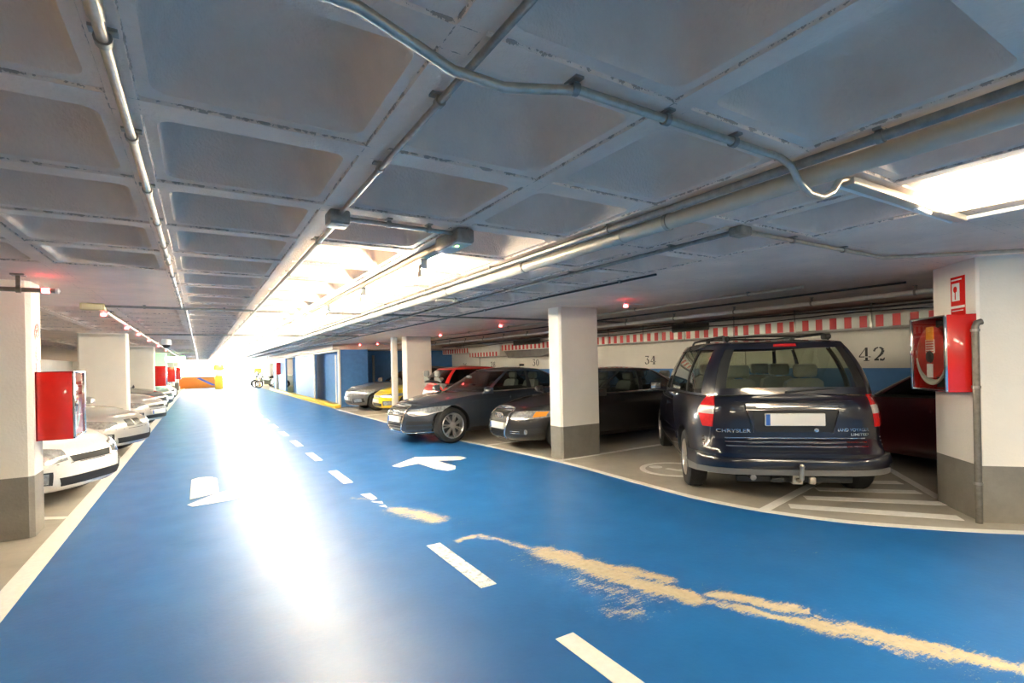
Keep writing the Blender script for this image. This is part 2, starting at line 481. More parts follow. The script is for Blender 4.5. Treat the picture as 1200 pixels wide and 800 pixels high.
    def line(s, name, pts, view='l', w=.006, mat=None, mirror=True, o2=.0015, horiz=True):
        if horiz: s.patch(name, mat or M['black'], [(a, b-w/2) for a, b in pts], [(a, b+w/2) for a, b in pts], view, -.01, o2, 1, mirror=mirror, sub=5)
        else: s.patch(name, mat or M['black'], [(a-w/2, b) for a, b in pts], [(a+w/2, b) for a, b in pts], view, -.01, o2, 1, mirror=mirror, sub=5)
    def handles(s, xs, z, mat=None):
        for x in xs:
            s.patch('door_handle', mat or s.paint, [(x-.1, z-.014), (x+.1, z-.014)], [(x-.1, z+.014), (x+.1, z+.014)], 'l', -.01, .025, 2, mirror=True)
    def plate(s, y, z, view, w=.52, h=.11, parent=None, o=.02):
        h0, n = s.ray((5 if view == 'f' else -5, y, z), (-1 if view == 'f' else 1, 0, 0))
        sg = 1 if view == 'f' else -1
        m = MB(); m.cur = 0; m.box((h0.x+sg*o*.5, y, z), (o+.02, w, h), .006)
        m.cur = 1; m.box((h0.x+sg*(o+.006), y-sg*(w/2-.025), z), (.012, .04, h*.9))
        return m.build('number_plate', [M['plate'], M['eublue']], parent or s.root)

def sedan_shape(L=4.9, W=1.86, R=.325, wf=.92, wb=2.9, zhood=.72, belt=.93, roof=1.42, n=4.6, hatch=False, f0=None, f1=None, r0=None, r1=None, cols=54, tw=.24, arc=.06):
    x = L/2
    sh = [(-x, belt-.04 if not hatch else belt+.02), (-x+.35, belt+.015), (-.6, belt), (.15, belt-.015), (x-1.5, belt-.03), (x-1.0, zhood+.15), (x-.45, zhood+.06), (x-.15, zhood+.005), (x, zhood-.03)]
    F0 = x-1.42 if f0 is None else f0; F1 = F0-.85 if f1 is None else f1
    R0 = (-x+.55 if not hatch else -x+.10) if r0 is None else r0
    R1 = (R0+.85 if not hatch else R0+.38) if r1 is None else r1
    return CarShape(L=L, W=W, R=R, tw=tw, n=n, cols=cols, taper=.12, rtaper=.08, crown=.045,
        wheels=(x-wf, x-wf-wb),
        sill=[(-x, .28), (-x+.6, .20), (0, .19), (x-.7, .19), (x, .2)],
        shoulder=sorted(sh),
        nose=[(0, .08), (.10, .02), (.3, .0), (.55, .008), (.75, .03), (.88, .075), (1, .20)],
        tail=[(0, .16), (.12, .05), (.35, .0), (.55, .02), (.8, .05), (1, .13)],
        side=[(0, .88), (.1, .955), (.3, .99), (.5, 1.), (.7, .985), (.88, .95), (1, .88)],
        g=dict(n=5., f0=F0, f1=F1, r0=R0, r1=R1, fb=.03, rb=.05, xm=(F1+R1)/2, xm1=(F1+R1)/2, b0=W/2*.90, b1=W/2*.66, bb=.03, zt=roof-.05, xa=(F1+R1)/2+.1, arc=arc, rc=.05))
# ------------------------------------------------------------------ camera
H = 2.352
def setup_camera():
    yaw, roll = math.radians(31.5), math.radians(-1.25)
    F = Vector((math.sin(yaw), math.cos(yaw), 0)); Rt = Vector((math.cos(yaw), -math.sin(yaw), 0)); U = Vector((0, 0, 1))
    r = Rt*math.cos(roll)+U*math.sin(roll); u = -Rt*math.sin(roll)+U*math.cos(roll)
    cam = bpy.data.cameras.new('camera'); o = bpy.data.objects.new('camera', cam); COL.objects.link(o)
    m = Matrix((r, u, -F)).transposed().to_4x4(); m.translation = Vector((0, 0, 1.5)); o.matrix_world = m
    cam.sensor_width = 36; cam.lens = 36*596.5/1200; cam.shift_y = 25.3/1200; cam.clip_start = .05; cam.clip_end = 300
    S.camera = o
setup_camera()

# ------------------------------------------------------------------ floor
def poly_obj(name, pts, z, mat, th=.004):
    m = MB(); m.prism(pts, z-th, z); o = m.build(name, mat, smooth=0); return o
def conc_floor():
    m, nt, b = _new('concrete_floor')
    g = nt.nodes.new('ShaderNodeNewGeometry')
    n = nt.nodes.new('ShaderNodeTexNoise'); n.inputs['Scale'].default_value = 1.3; n.inputs['Detail'].default_value = 8; n.inputs['Roughness'].default_value = .7
    nt.links.new(g.outputs['Position'], n.inputs['Vector'])
    r = nt.nodes.new('ShaderNodeValToRGB'); r.color_ramp.elements[0].position = .3; r.color_ramp.elements[1].position = .72
    r.color_ramp.elements[0].color = (.33, .30, .245, 1); r.color_ramp.elements[1].color = (.50, .46, .385, 1)
    nt.links.new(n.outputs['Fac'], r.inputs['Fac']); nt.links.new(r.outputs['Color'], b.inputs['Base Color'])
    b.inputs['Roughness'].default_value = .45
    return m
def lane_paint():
    """glossy blue epoxy, scuffed through to the sand-coloured screed along one wheel track"""
    m, nt, b = _new('blue_epoxy'); N = nt.nodes.new; Lk = nt.links.new
    g = N('ShaderNodeNewGeometry')
    def math_(op, a, c=None, clamp=False):
        q = N('ShaderNodeMath'); q.operation = op; q.use_clamp = clamp
        for i, v in enumerate((a, c)):
            if v is None: continue
            if isinstance(v, (int, float)): q.inputs[i].default_value = v
            else: Lk(v, q.inputs[i])
        return q.outputs[0]
    flat = N('ShaderNodeVectorMath'); flat.operation = 'MULTIPLY'; flat.inputs[1].default_value = (1, 1, 0); Lk(g.outputs['Position'], flat.inputs[0])
    P = flat.outputs[0]
    def noise(scale, det=5, rough=.6, vec=None):
        n = N('ShaderNodeTexNoise'); n.inputs['Scale'].default_value = scale; n.inputs['Detail'].default_value = det; n.inputs['Roughness'].default_value = rough
        Lk(vec or P, n.inputs['Vector']); return n.outputs['Fac']
    # scuffed strokes: (x0,y0,x1,y1,width,strength)
    segs = [(1.72, 5.15, 1.92, 4.62, .17, .60), (1.80, 5.0, 1.95, 4.7, .10, .3), (1.83, 3.93, 2.0, 3.98, .05, .75), (2.06, 3.98, 2.28, 3.35, .05, .55),
            (2.30, 3.30, 2.47, 2.62, .14, .78), (2.47, 2.9, 2.68, 2.42, .08, .72), (2.44, 2.55, 2.62, 2.16, .10, .85), (2.2, 2.75, 2.3, 2.35, .17, .42), (2.05, 2.32, 2.2, 2.2, .10, .45),
            (2.62, 2.14, 2.72, 1.92, .07, .55), (2.78, 2.1, 2.98, 1.72, .07, .78), (2.72, 1.9, 2.92, 1.5, .055, .75), (2.98, 1.72, 3.02, 1.55, .05, .5),
            (2.92, 1.58, 3.12, 1.05, .075, .72), (3.02, 1.45, 3.28, .78, .07, .72), (3.12, 1.2, 3.4, .6, .06, .6), (2.86, 1.55, 3.0, 1.15, .06, .5), (1.45, 5.9, 1.6, 5.75, .08, .45), (3.6, 2.6, 4.1, 2.0, .05, .22), (2.22, 3.3, 2.42, 2.4, .30, .34), (2.75, 2.1, 3.2, .9, .22, .34), (1.62, 5.5, 2.05, 4.4, .22, .26), (-.35, 2.9, -.2, 2.75, .05, .3)]
    mask = None
    wob = N('ShaderNodeTexNoise'); wob.inputs['Scale'].default_value = 5; wob.inputs['Detail'].default_value = 4; Lk(P, wob.inputs['Vector'])
    wv = N('ShaderNodeVectorMath'); wv.operation = 'SUBTRACT'; Lk(wob.outputs['Color'], wv.inputs[0]); wv.inputs[1].default_value = (.5, .5, .5)
    ws = N('ShaderNodeVectorMath'); ws.operation = 'MULTIPLY'; Lk(wv.outputs[0], ws.inputs[0]); ws.inputs[1].default_value = (.16, .16, 0)
    PA = N('ShaderNodeVectorMath'); PA.operation = 'ADD'; Lk(P, PA.inputs[0]); Lk(ws.outputs[0], PA.inputs[1])
    for x0, y0, x1, y1, w, k in segs:
        L = math.hypot(x1-x0, y1-y0); dx, dy = (x1-x0)/L, (y1-y0)/L
        v = N('ShaderNodeVectorMath'); v.operation = 'SUBTRACT'; Lk(PA.outputs[0], v.inputs[0]); v.inputs[1].default_value = (x0, y0, 0)
        d = N('ShaderNodeVectorMath'); d.operation = 'DOT_PRODUCT'; Lk(v.outputs[0], d.inputs[0]); d.inputs[1].default_value = (dx, dy, 0)
        e = N('ShaderNodeVectorMath'); e.operation = 'DOT_PRODUCT'; Lk(v.outputs[0], e.inputs[0]); e.inputs[1].default_value = (-dy, dx, 0)
        t = math_('MULTIPLY', d.outputs['Value'], 1/L, True)
        al = math_('SUBTRACT', d.outputs['Value'], math_('MULTIPLY', t, L))
        q = math_('ADD', math_('MULTIPLY', al, al), math_('MULTIPLY', e.outputs['Value'], e.outputs['Value']))
        q = math_('SQRT', q)
        f = math_('MULTIPLY', math_('SUBTRACT', 1., math_('MULTIPLY', q, 1/(w*1.75)), True), k*1.22)
        mask = f if mask is None else math_('MAXIMUM', mask, f)
    rot = N('ShaderNodeMapping'); rot.inputs['Rotation'].default_value = (0, 0, math.radians(68)); rot.inputs['Scale'].default_value = (7, 60, 1); Lk(P, rot.inputs['Vector'])
    streak = noise(1., 4, .7, rot.outputs[0]); grain = noise(75, 3, .8); mid = noise(14, 4, .7)
    def spread(v):
        q = N('ShaderNodeMapRange'); q.inputs['From Min'].default_value = .33; q.inputs['From Max'].default_value = .67; Lk(v, q.inputs['Value']); return q.outputs[0]
    lim = math_('ADD', math_('ADD', math_('MULTIPLY', spread(streak), .36), math_('MULTIPLY', spread(grain), .42)), math_('MULTIPLY', spread(mid), .22))
    wr = N('ShaderNodeMapRange'); wr.inputs['From Min'].default_value = -.08; wr.inputs['From Max'].default_value = .14
    Lk(math_('SUBTRACT', mask, lim), wr.inputs['Value'])
    wear = math_('MULTIPLY', wr.outputs[0], math_('GREATER_THAN', mask, .002))
    # faint scratches and specks
    sp = noise(9, 8, .85); spk = N('ShaderNodeMapRange'); spk.inputs['From Min'].default_value = .70; spk.inputs['From Max'].default_value = .78; Lk(sp, spk.inputs['Value'])
    blue = N('ShaderNodeValToRGB'); blue.color_ramp.elements[0].position = .3; blue.color_ramp.elements[1].position = .7
    blue.color_ramp.elements[0].color = (.008, .112, .34, 1); blue.color_ramp.elements[1].color = (.012, .142, .415, 1)
    Lk(noise(1.6, 6, .65), blue.inputs['Fac'])
    m1 = N('ShaderNodeMix'); m1.data_type = 'RGBA'; Lk(math_('MULTIPLY', spk.outputs[0], .5), m1.inputs[0]); Lk(blue.outputs[0], m1.inputs[6]); m1.inputs[7].default_value = (.30, .40, .50, 1)
    sand = N('ShaderNodeValToRGB'); sand.color_ramp.elements[0].color = (.36, .29, .18, 1); sand.color_ramp.elements[1].color = (.62, .53, .37, 1); Lk(noise(22, 4), sand.inputs['Fac'])
    m2 = N('ShaderNodeMix'); m2.data_type = 'RGBA'; Lk(wear, m2.inputs[0]); Lk(m1.outputs[2], m2.inputs[6]); Lk(sand.outputs[0], m2.inputs[7])
    Lk(m2.outputs[2], b.inputs['Base Color'])
    rr = N('ShaderNodeMix'); rr.data_type = 'FLOAT'; Lk(wear, rr.inputs[0]); rr.inputs[3].default_value = .7
    r0 = N('ShaderNodeMapRange'); r0.inputs['To Min'].default_value = .34; r0.inputs['To Max'].default_value = .52; Lk(noise(3, 5), r0.inputs['Value']); Lk(r0.outputs[0], rr.inputs[2])
    Lk(rr.outputs[0], b.inputs['Roughness'])
    bp = N('ShaderNodeBump'); bp.inputs['Strength'].default_value = .12; bp.inputs['Distance'].default_value = .01; Lk(noise(28, 3), bp.inputs['Height']); Lk(bp.outputs[0], b.inputs['Normal'])
    b.inputs['Specular IOR Level'].default_value = .5
    b.inputs['Coat Weight'].default_value = .15; b.inputs['Coat Roughness'].default_value = .28
    return m
M['floor'] = conc_floor(); M['lane'] = lane_paint()
mb = MB(); mb.box((1.2, 22, -.1), (19.2, 66, .2)); struct(mb.build('floor', M['floor'], smooth=0))
RL = [(4.02, 52), (4.02, 30), (4.06, 18.4), (4.13, 14.0), (4.20, 10.4), (4.36, 8.4), (4.5, 6.9), (4.55, 6.0), (4.52, 4.9), (4.5, 4.3), (4.49, 3.8), (4.53, 3.4), (4.60, 3.05), (4.75, 2.64), (4.94, 2.28), (5.24, 1.9), (5.48, 1.63), (5.74, 1.38), (6.4, .75), (7.3, -.1), (9., -1.6)]
def smooth_line(p, k=4):
    out = []
    for i in range(len(p)-1):
        a, b, c, d = p[max(i-1, 0)], p[i], p[i+1], p[min(i+2, len(p)-1)]
        for j in range(k):
            u = j/k
            out.append(tuple(.5*((2*b[q])+(-a[q]+c[q])*u+(2*a[q]-5*b[q]+4*c[q]-d[q])*u*u+(-a[q]+3*b[q]-3*c[q]+d[q])*u**3) for q in (0, 1)))
    return out+[p[-1]]
RLs = smooth_line(RL)
LX = -1.06
lane = MB()
for i in range(len(RLs)-1):        # blue lane as strips from the left line to the curved right line
    a, b = RLs[i], RLs[i+1]
    lane.prism([(LX, a[1]), a, b, (LX, b[1])], -.001, .003)
lane.prism([(LX, -1.6), (9., -1.6), (9., -9), (LX, -9)], -.001, .003)
struct(lane.build('floor_lane', M['lane'], smooth=0))
RZ = [0]
def ribbon(pts, w, z=.005, th=.003):
    m = MB(); RZ[0] += 1; z += .00012*(RZ[0] % 30)
    for i in range(len(pts)-1):
        a, b = Vector(pts[i]), Vector(pts[i+1]); d = (b-a).normalized(); nrm = Vector((-d.y, d.x))*w/2
        m.prism([tuple(a-nrm), tuple(b-nrm), tuple(b+nrm), tuple(a+nrm)], z-th, z)
    return m
struct(ribbon([(LX-.07, -9), (LX-.07, 52)], .15).build('floor_marking', M['line'], smooth=0))
struct(ribbon([(p[0]+.045, p[1]+.02) for p in RLs if p[1] < 20], .10).build('floor_marking', M['line'], smooth=0))
# bay lines, right and left
for a, b in (((4.62, 6.24), (9.6, 6.42)), ((4.42, 8.22), (9.6, 8.5)), ((4.3, 10.6), (9.6, 10.8)), ((4.25, 13.0), (9.6, 13.2)), ((4.2, 15.6), (9.6, 15.8)), ((4.15, 17.8), (9.6, 18)), ((4.66, 2.98), (6.9, 3.42))):
    struct(ribbon([a, b], .10).build('floor_marking', M['line'], smooth=0))
for y in (6.9, 9.7, 12.6, 15.5, 18.4, 21.3, 24.2, 27.1):
    struct(ribbon([(LX-.14, y), (-5.6, y+2.6)], .10).build('floor_marking', M['line'], smooth=0))
# hatched no-parking wedge beside the angled pillar
for a, b, w in (((5.02, 2.92), (5.86, 1.83), .16), ((5.45, 3.0), (6.35, 2.05), .15), ((5.9, 3.12), (6.62, 2.42), .15), ((6.35, 3.25), (6.95, 2.72), .15), ((7.7, 3.15), (6.5, 2.2), .09)):
    struct(ribbon([a, b], w).build('floor_marking', M['line'], smooth=0))
# centre dashes (their own pieces of paint)
def worn(name):
    m, nt, b = _new(name)
    g = nt.nodes.new('ShaderNodeNewGeometry'); n = nt.nodes.new('ShaderNodeTexNoise'); n.inputs['Scale'].default_value = 26; n.inputs['Detail'].default_value = 5; n.inputs['Roughness'].default_value = .75
    nt.links.new(g.outputs['Position'], n.inputs['Vector'])
    r = nt.nodes.new('ShaderNodeValToRGB'); r.color_ramp.elements[0].position = .50; r.color_ramp.elements[1].position = .60
    r.color_ramp.elements[0].color = (.84, .82, .77, 1); r.color_ramp.elements[1].color = (.30, .38, .46, 1)
    nt.links.new(n.outputs['Fac'], r.inputs['Fac']); nt.links.new(r.outputs['Color'], b.inputs['Base Color']); b.inputs['Roughness'].default_value = .5
    return m
M['wornline'] = worn('scuffed_road_paint')
dashes = [(1.45, 2.24, 'long clean white dash of the centre line, nearest the camera'), (3.02, 3.98, 'scuffed white dash beside the bare sandy patches of the blue lane'), (5.22, 6.02, 'broken white dash stub before the first bare sandy patch'),
          (6.70, 7.62, 'white dash of the centre line level with the white lane arrows'), (8.6, 9.5, 'white dash just beyond the two lane arrows'), (10.4, 11.3, 'small white dash level with the front of the dark blue saloon')]
for i, (y0, y1, lb) in enumerate(dashes):
    x = 1.67 if i == 0 else 1.63 if i < 3 else 1.6
    m = MB()
    if i == 2:
        m.prism([(x-.06, y1), (x-.02, y1-.35), (x+.05, y1-.3), (x+.05, y1-.02)], .003, .006); m.prism([(x-.05, y1-.4), (x+.04, y1-.55), (x+.06, y1-.45)], .003, .006); m.prism([(x-.03, y1-.62), (x+.03, y1-.72), (x+.04, y1-.62)], .003, .006)
    else: m.prism([(x-.06, y0), (x+.06, y0), (x+.06, y1), (x-.06, y1)], .003, .006)
    tag(m.build('lane_dash', M['wornline'] if i == 1 else M['line'], smooth=0), lb, 'road marking', 'centre line dashes')
k = 0
y = 12.2
far_names = ['first', 'second', 'third', 'fourth', 'fifth', 'sixth', 'seventh', 'eighth', 'ninth', 'tenth', 'eleventh', 'twelfth', 'thirteenth', 'fourteenth', 'fifteenth', 'sixteenth', 'seventeenth', 'eighteenth']
while y < 44:
    m = MB(); m.prism([(1.54, y), (1.66, y), (1.66, y+.9), (1.54, y+.9)], .003, .006)
    tag(m.build('lane_dash', M['line'], smooth=0), 'far white centre dash, %s beyond the nose of the dark blue saloon' % far_names[k], 'road marking', 'centre line dashes')
    y += 1.85; k += 1
A1 = [(-.13, 6.88), (-.14, 7.75), (-.12, 8.25), (.03, 8.3), (.17, 8.1), (.17, 7.46), (.47, 7.3), (.46, 7.52), (.58, 7.58), (.72, 7.42), (.72, 6.68), (.44, 6.68), (.2, 6.68), (-.1, 6.62), (-.15, 6.74), (.05, 6.9)]
m = MB()
m.prism([(-.13, 6.98), (.17, 7.16), (.17, 8.1), (.1, 8.28), (-.04, 8.33), (-.13, 8.22)], .003, .0065)
m.prism([(-.1, 6.60), (-.15, 6.72), (.17, 7.16), (.47, 7.24), (.72, 7.1), (.72, 6.72), (.4, 6.68)], .003, .0069)
m.prism([(.46, 7.15), (.72, 7.0), (.73, 7.44), (.62, 7.6), (.47, 7.56)], .003, .0073)
tag(m.build('lane_arrow', M['line'], smooth=0), 'white turn arrow painted in the left lane, in the bright glare', 'road marking')
m = MB()
m.prism([(2.41, 7.42), (2.48, 7.26), (2.80, 7.36), (3.02, 7.62), (2.95, 7.9)], .003, .0065)
m.prism([(2.95, 7.92), (2.80, 7.5), (3.15, 7.36), (3.44, 7.22), (3.60, 7.32), (3.58, 7.5)], .003, .0069)
m.prism([(2.80, 7.40), (2.86, 6.8), (2.95, 6.6), (3.08, 6.64), (3.18, 6.84), (3.12, 7.4), (2.98, 7.5)], .003, .0073)
tag(m.build('lane_arrow', M['line'], smooth=0), 'white bent arrow painted in front of the two dark saloons', 'road marking')
# wheelchair bay symbol, seen beside the van
m = MB(); cx, cy = 5.5, 4.78
pts = [(cx+.43*math.cos(a), cy+.43*math.sin(a)) for a in [math.radians(d) for d in range(-40, 255, 9)]]
m = ribbon(pts, .075, .004)
for q in ([(cx-.05, cy+.1), (cx+.02, cy-.3), (cx+.36, cy-.36)], [(cx+.36, cy-.36), (cx+.46, cy-.62), (cx+.6, cy-.6)], [(cx-.02, cy-.08), (cx+.3, cy-.12)]):
    r_ = ribbon(q, .075, .004); m.add(r_.v, r_.f)
m.prism([(cx-.08+.09*math.cos(a), cy+.27+.09*math.sin(a)) for a in [2*PI*i/16 for i in range(16)]], .001, .004)
tag(m.build('wheelchair_symbol', M['line'], smooth=0), 'white wheelchair symbol on the grey bay beside the minivan wheel', 'road marking')

# ------------------------------------------------------------------ ceiling: waffle slab of tapered coffers, solid heads at the pillars
PX, PY, X0, Y0 = .797, .8145, .605, 1.205
XR = [X0+PX*i for i in range(-6, 5)]          # rib centre lines
YR = [Y0+PY*j for j in range(-12, 62)]
def solid(cx, cy):
    if cx < -3.0 : return False
    for py in (6.45, 14.4, 22.3, 30.2, 38.1):
        if cx < -.2 and abs(cy-py-.45) < 1.6: return True
    return False
def ceiling():
    m = MB(); RS = 5
    def loop(cx, cy, hx, hy, r, z):
        pts = []
        for sx, sy, a0 in ((1, 1, 0), (-1, 1, 90), (-1, -1, 180), (1, -1, 270)):
            for k in range(RS):
                a = math.radians(a0+90*k/(RS-1)); pts.append((cx+sx*(hx-r)+r*math.cos(a), cy+sy*(hy-r)+r*math.sin(a), z))
        return pts
    n = RS*4
    for i in range(len(XR)-1):
        for j in range(len(YR)-1):
            x0, x1, y0, y1 = XR[i], XR[i+1], YR[j], YR[j+1]; cx, cy = (x0+x1)/2, (y0+y1)/2
            if solid(cx, cy):
                m.add([(x0, y0, H), (x1, y0, H), (x1, y1, H), (x0, y1, H)], [(0, 3, 2, 1)]); continue
            hx, hy = PX/2, PY/2
            L = [loop(cx, cy, hx, hy, .0005, H), loop(cx, cy, hx-.038, hy-.05, .012, H), loop(cx, cy, hx-.042, hy-.054, .012, H+.012),
                 loop(cx, cy, hx-.078, hy-.10, .055, H+.012), loop(cx, cy, hx-.090, hy-.112, .06, H+.03), loop(cx, cy, hx-.125, hy-.14, .08, H+.14),
                 loop(cx, cy, hx-.165, hy-.175, .09, H+.235), loop(cx, cy, hx-.20, hy-.21, .09, H+.258), loop(cx, cy, .01, .01, .004, H+.26)]
            vs = [p for l in L for p in l]; fs = []
            for a in range(len(L)-1):
                for k in range(n): fs.append((a*n+k, (a+1)*n+k, (a+1)*n+(k+1) % n, a*n+(k+1) % n))
            fs.append([(len(L)-1)*n+k for k in range(n)])
            m.add(vs, fs)
    o = m.build('ceiling', M['conc'], None, 42, merge=True)
    struct(o)
def rib_marks():
    """pitted dark seams left by the form edges along both sides of every rib"""
    m = M['conc']; nt = m.node_tree; N = nt.nodes.new; Lk = nt.links.new; b = nt.nodes['Principled BSDF']
    src = b.inputs['Base Color'].links[0].from_socket
    def math_(op, a, c=None):
        q = N('ShaderNodeMath'); q.operation = op
        for i, v in enumerate((a, c)):
            if v is None: continue
            if isinstance(v, (int, float)): q.inputs[i].default_value = v
            else: Lk(v, q.inputs[i])
        return q.outputs[0]
    g = N('ShaderNodeNewGeometry'); sp = N('ShaderNodeSeparateXYZ'); Lk(g.outputs['Position'], sp.inputs[0])
    n = N('ShaderNodeTexNoise'); n.inputs['Scale'].default_value = 18; n.inputs['Detail'].default_value = 6; n.inputs['Roughness'].default_value = .75; Lk(g.outputs['Position'], n.inputs['Vector'])
    out = None
    for ax, o0, per, off in (('X', X0, PX, .041), ('Y', Y0, PY, .053)):
        d = math_('SUBTRACT', math_('FRACT', math_('ADD', math_('DIVIDE', math_('SUBTRACT', sp.outputs[ax], o0), per), 100.5)), .5)
        d = math_('ABSOLUTE', math_('SUBTRACT', math_('ABSOLUTE', math_('MULTIPLY', d, per)), off))
        w = math_('MULTIPLY', math_('SUBTRACT', n.outputs['Fac'], .485), .024)
        k = math_('LESS_THAN', d, w); out = k if out is None else math_('MAXIMUM', out, k)
    low = math_('LESS_THAN', sp.outputs['Z'], H+.02); out = math_('MULTIPLY', math_('MULTIPLY', out, low), .55)
    mx = N('ShaderNodeMix'); mx.data_type = 'RGBA'; Lk(out, mx.inputs[0]); Lk(src, mx.inputs[6]); mx.inputs[7].default_value = (.05, .045, .045, 1)
    Lk(mx.outputs[2], b.inputs['Base Color'])
rib_marks()
ceiling()
XE, YE, YB = XR[-1], YR[-1], YR[0]
m = MB(); m.box(((XE+10.2)/2, (YB+YE)/2, H+.15), (10.2-XE, YE-YB, .3)); m.box(((-8.4+XR[0])/2, (YB+YE)/2, H+.15), (XR[0]+8.4, YE-YB, .3)); m.box((1, (YB+YE)/2, H+.45), (19, YE-YB, .2))
struct(m.build('ceiling_slab', M['conc'], smooth=0))
# ------------------------------------------------------------------ walls
m = MB(); m.cur = 0; m.box((10.0, 22, 1.85), (.3, 66, 1.15)); m.cur = 1; m.box((10.0, 22, .64), (.302, 66, 1.28))
struct(m.build('wall_right', [M['wallw'], M['wallb']], smooth=0))
for y in (3.1, 6.6, 12.2, 18.6):
    m = MB(); m.box((9.845, y, 1.8), (.012, .012, 1.0)); struct(m.build('wall_joint', M['pgrey'], smooth=0))
m = MB(); m.box((-8.4, 22, 1.2), (.3, 66, 2.5)); struct(m.build('wall_left', M['wallw'], smooth=0))
m = MB(); m.box((1, -8.6, 1.2), (19, .3, 2.5)); struct(m.build('wall_rear', M['wallw'], smooth=0))
YW = 50.5
m = MB()     # end wall with the daylight exit (x 1.65..3.9) and the lit shop window (x -1.2..1.2)
m.box((-5.0, YW, 1.3), (6.9, .3, 2.6)); m.box((1.45, YW, 1.3), (.4, .3, 2.6)); m.box((7.0, YW, 1.3), (6.2, .3, 2.6)); m.box((-.15, YW, 2.45), (2.8, .3, .3)); m.box((-.15, YW, .4), (2.8, .3, .8))
struct(m.build('wall_end', M['wallw'], smooth=0))
m = MB(); m.box((-.15, YW+.05, 1.55), (2.8, .05, 1.5)); m.box((-.15, YW-.02, 1.55), (.06, .1, 1.5)); m.box((.7, YW-.02, 1.55), (.05, .1, 1.5))
struct(m.build('window_1', M['shopw'], smooth=0))
m = MB(); m.box((3, 75, -.15), (60, 48.6, .2)); struct(m.build('ground_outside', M['outside'], smooth=0))

# ------------------------------------------------------------------ pillars
def pillar(pts, band=.50, ends=True):
    m = MB(); m.cur = 1; m.prism(pts, 0, band); m.cur = 0; m.prism(pts, band, H+.004)
    return struct(m.build('pillar', [M['pillar'], M['pgrey']], smooth=0))
def rect(x0, x1, y0, y1, c=.02):
    return [(x0+c, y0), (x1-c, y0), (x1, y0+c), (x1, y1-c), (x1-c, y1), (x0+c, y1), (x0, y1-c), (x0, y0+c)]
for y in (6.28, 14.2, 22.1, 30.0, 37.9, 45.8): pillar(rect(-2.25, -1.32 if y < 10 else -1.38, y, y+.38, .035), .56)
pillar(rect(4.72, 5.50, 6.28, 6.60, .03))
pillar(rect(5.12, 5.92, 14.25, 14.62, .03)); m = MB(); m.box((4.98, 14.9, H/2), (.16, .16, H-.004), .01); struct(m.build('pillar_casing', M['pillar']))
for y in (42.5, 46.5): pillar(rect(4.9, 5.6, y, y+.38))
PP = Vector((5.876, 1.686)); E1 = Vector((.716, .698)); E2 = Vector((.698, -.716)); NL = -E2
q = lambda a, b: tuple(PP+E1*a+E2*b)
pillar([q(.0, .02), q(.02, 0), q(.69, 0), q(.70, .01), q(.70, .95), q(0, .95)], .50)
m = MB(); pp = PP+E1*-.03+NL*.035
m.tube([(pp.x, pp.y, 0.0), (pp.x, pp.y, 1.73), (pp.x+.01, pp.y-.01, 1.765), (pp.x+.035, pp.y-.035, 1.775)], .027, 12)
t = thing('steel_downpipe', 'galvanised steel pipe standing at the corner of the angled right pillar', 'pipe', (0, 0, 0)); o = m.build('pipe', M['pole'], t)
for z in (.35, 1.2, 1.7):
    c = MB(); c.lathe([(.026, -.012), (.033, -.012), (.033, .012), (.026, .012)], 14, 'z', (pp.x, pp.y, z)); c.build('clamp', M['dsteel'], t)

# ------------------------------------------------------------------ blue service block on the right
def blue_block():
    m = MB(); m.cur = 0
    m.box((4.47, 27.0, 1.07), (.10, 5.2, 2.14)); m.box((4.47, 36.4, 1.07), (.10, 5.6, 2.14))          # lane side (pale)
    m.cur = 1
    m.box((4.95, 19.56, 1.07), (1.06, .14, 2.14)); m.box((4.95, 20.1, 1.07), (.14, 1.0, 2.14)); m.box((5.42, 20.7, 1.07), (.14, 2.2, 2.14)); m.box((4.95, 31.5, 1.07), (.2, 4.4, 2.14)); m.box((4.95, 23.4, 1.07), (.14, 7.6, 2.14))
    m.box((7.6, 21.4, 1.1), (4.6, .16, 2.2)); m.box((4.75, 39.3, 1.07), (.7, .14, 2.14))
    m.cur = 2
    m.box((7., 30.0, 2.235), (5.7, 21.4, .19))
    m.cur = 3
    m.box((4.40, 29.3, 2.11), (.06, 19.8, .07)); m.box((4.42, 19.55, 1.07), (.06, .18, 2.14)); m.box((4.42, 24.4, 1.07), (.05, .10, 2.1)); m.box((4.84, 22.0, 1.0), (.05, .09, 2.0)); m.box((4.84, 20.9, 1.0), (.05, .09, 2.0))
    return struct(m.build('wall_blue_block', [M['lblue'], M['blue'], M['conc'], M['wallw']], smooth=0))
blue_block()
m = MB(); m.box((4.865, 21.45, 1.0), (.05, 1.05, 2.0)); struct(m.build('door_1', M['lblue'], smooth=0))
m = MB()
m.box((4.24, 29.2, .06), (.24, 20.2, .12), .02)
struct(m.build('kerb', M['yline']))
for x in (6.35, 6.7):
    m = MB(); m.tube([(x-.5, 21.25, 0), (x-.5, 21.25, 1.95)], .05, 10)
    tag(m.build('riser_pipe', M['dsteel']), 'grey riser pipe on the dark blue wall, %s' % ('nearer the blue corner' if x < 6.5 else 'the one farther from the blue corner'), 'pipe', 'riser pipes on the blue wall')
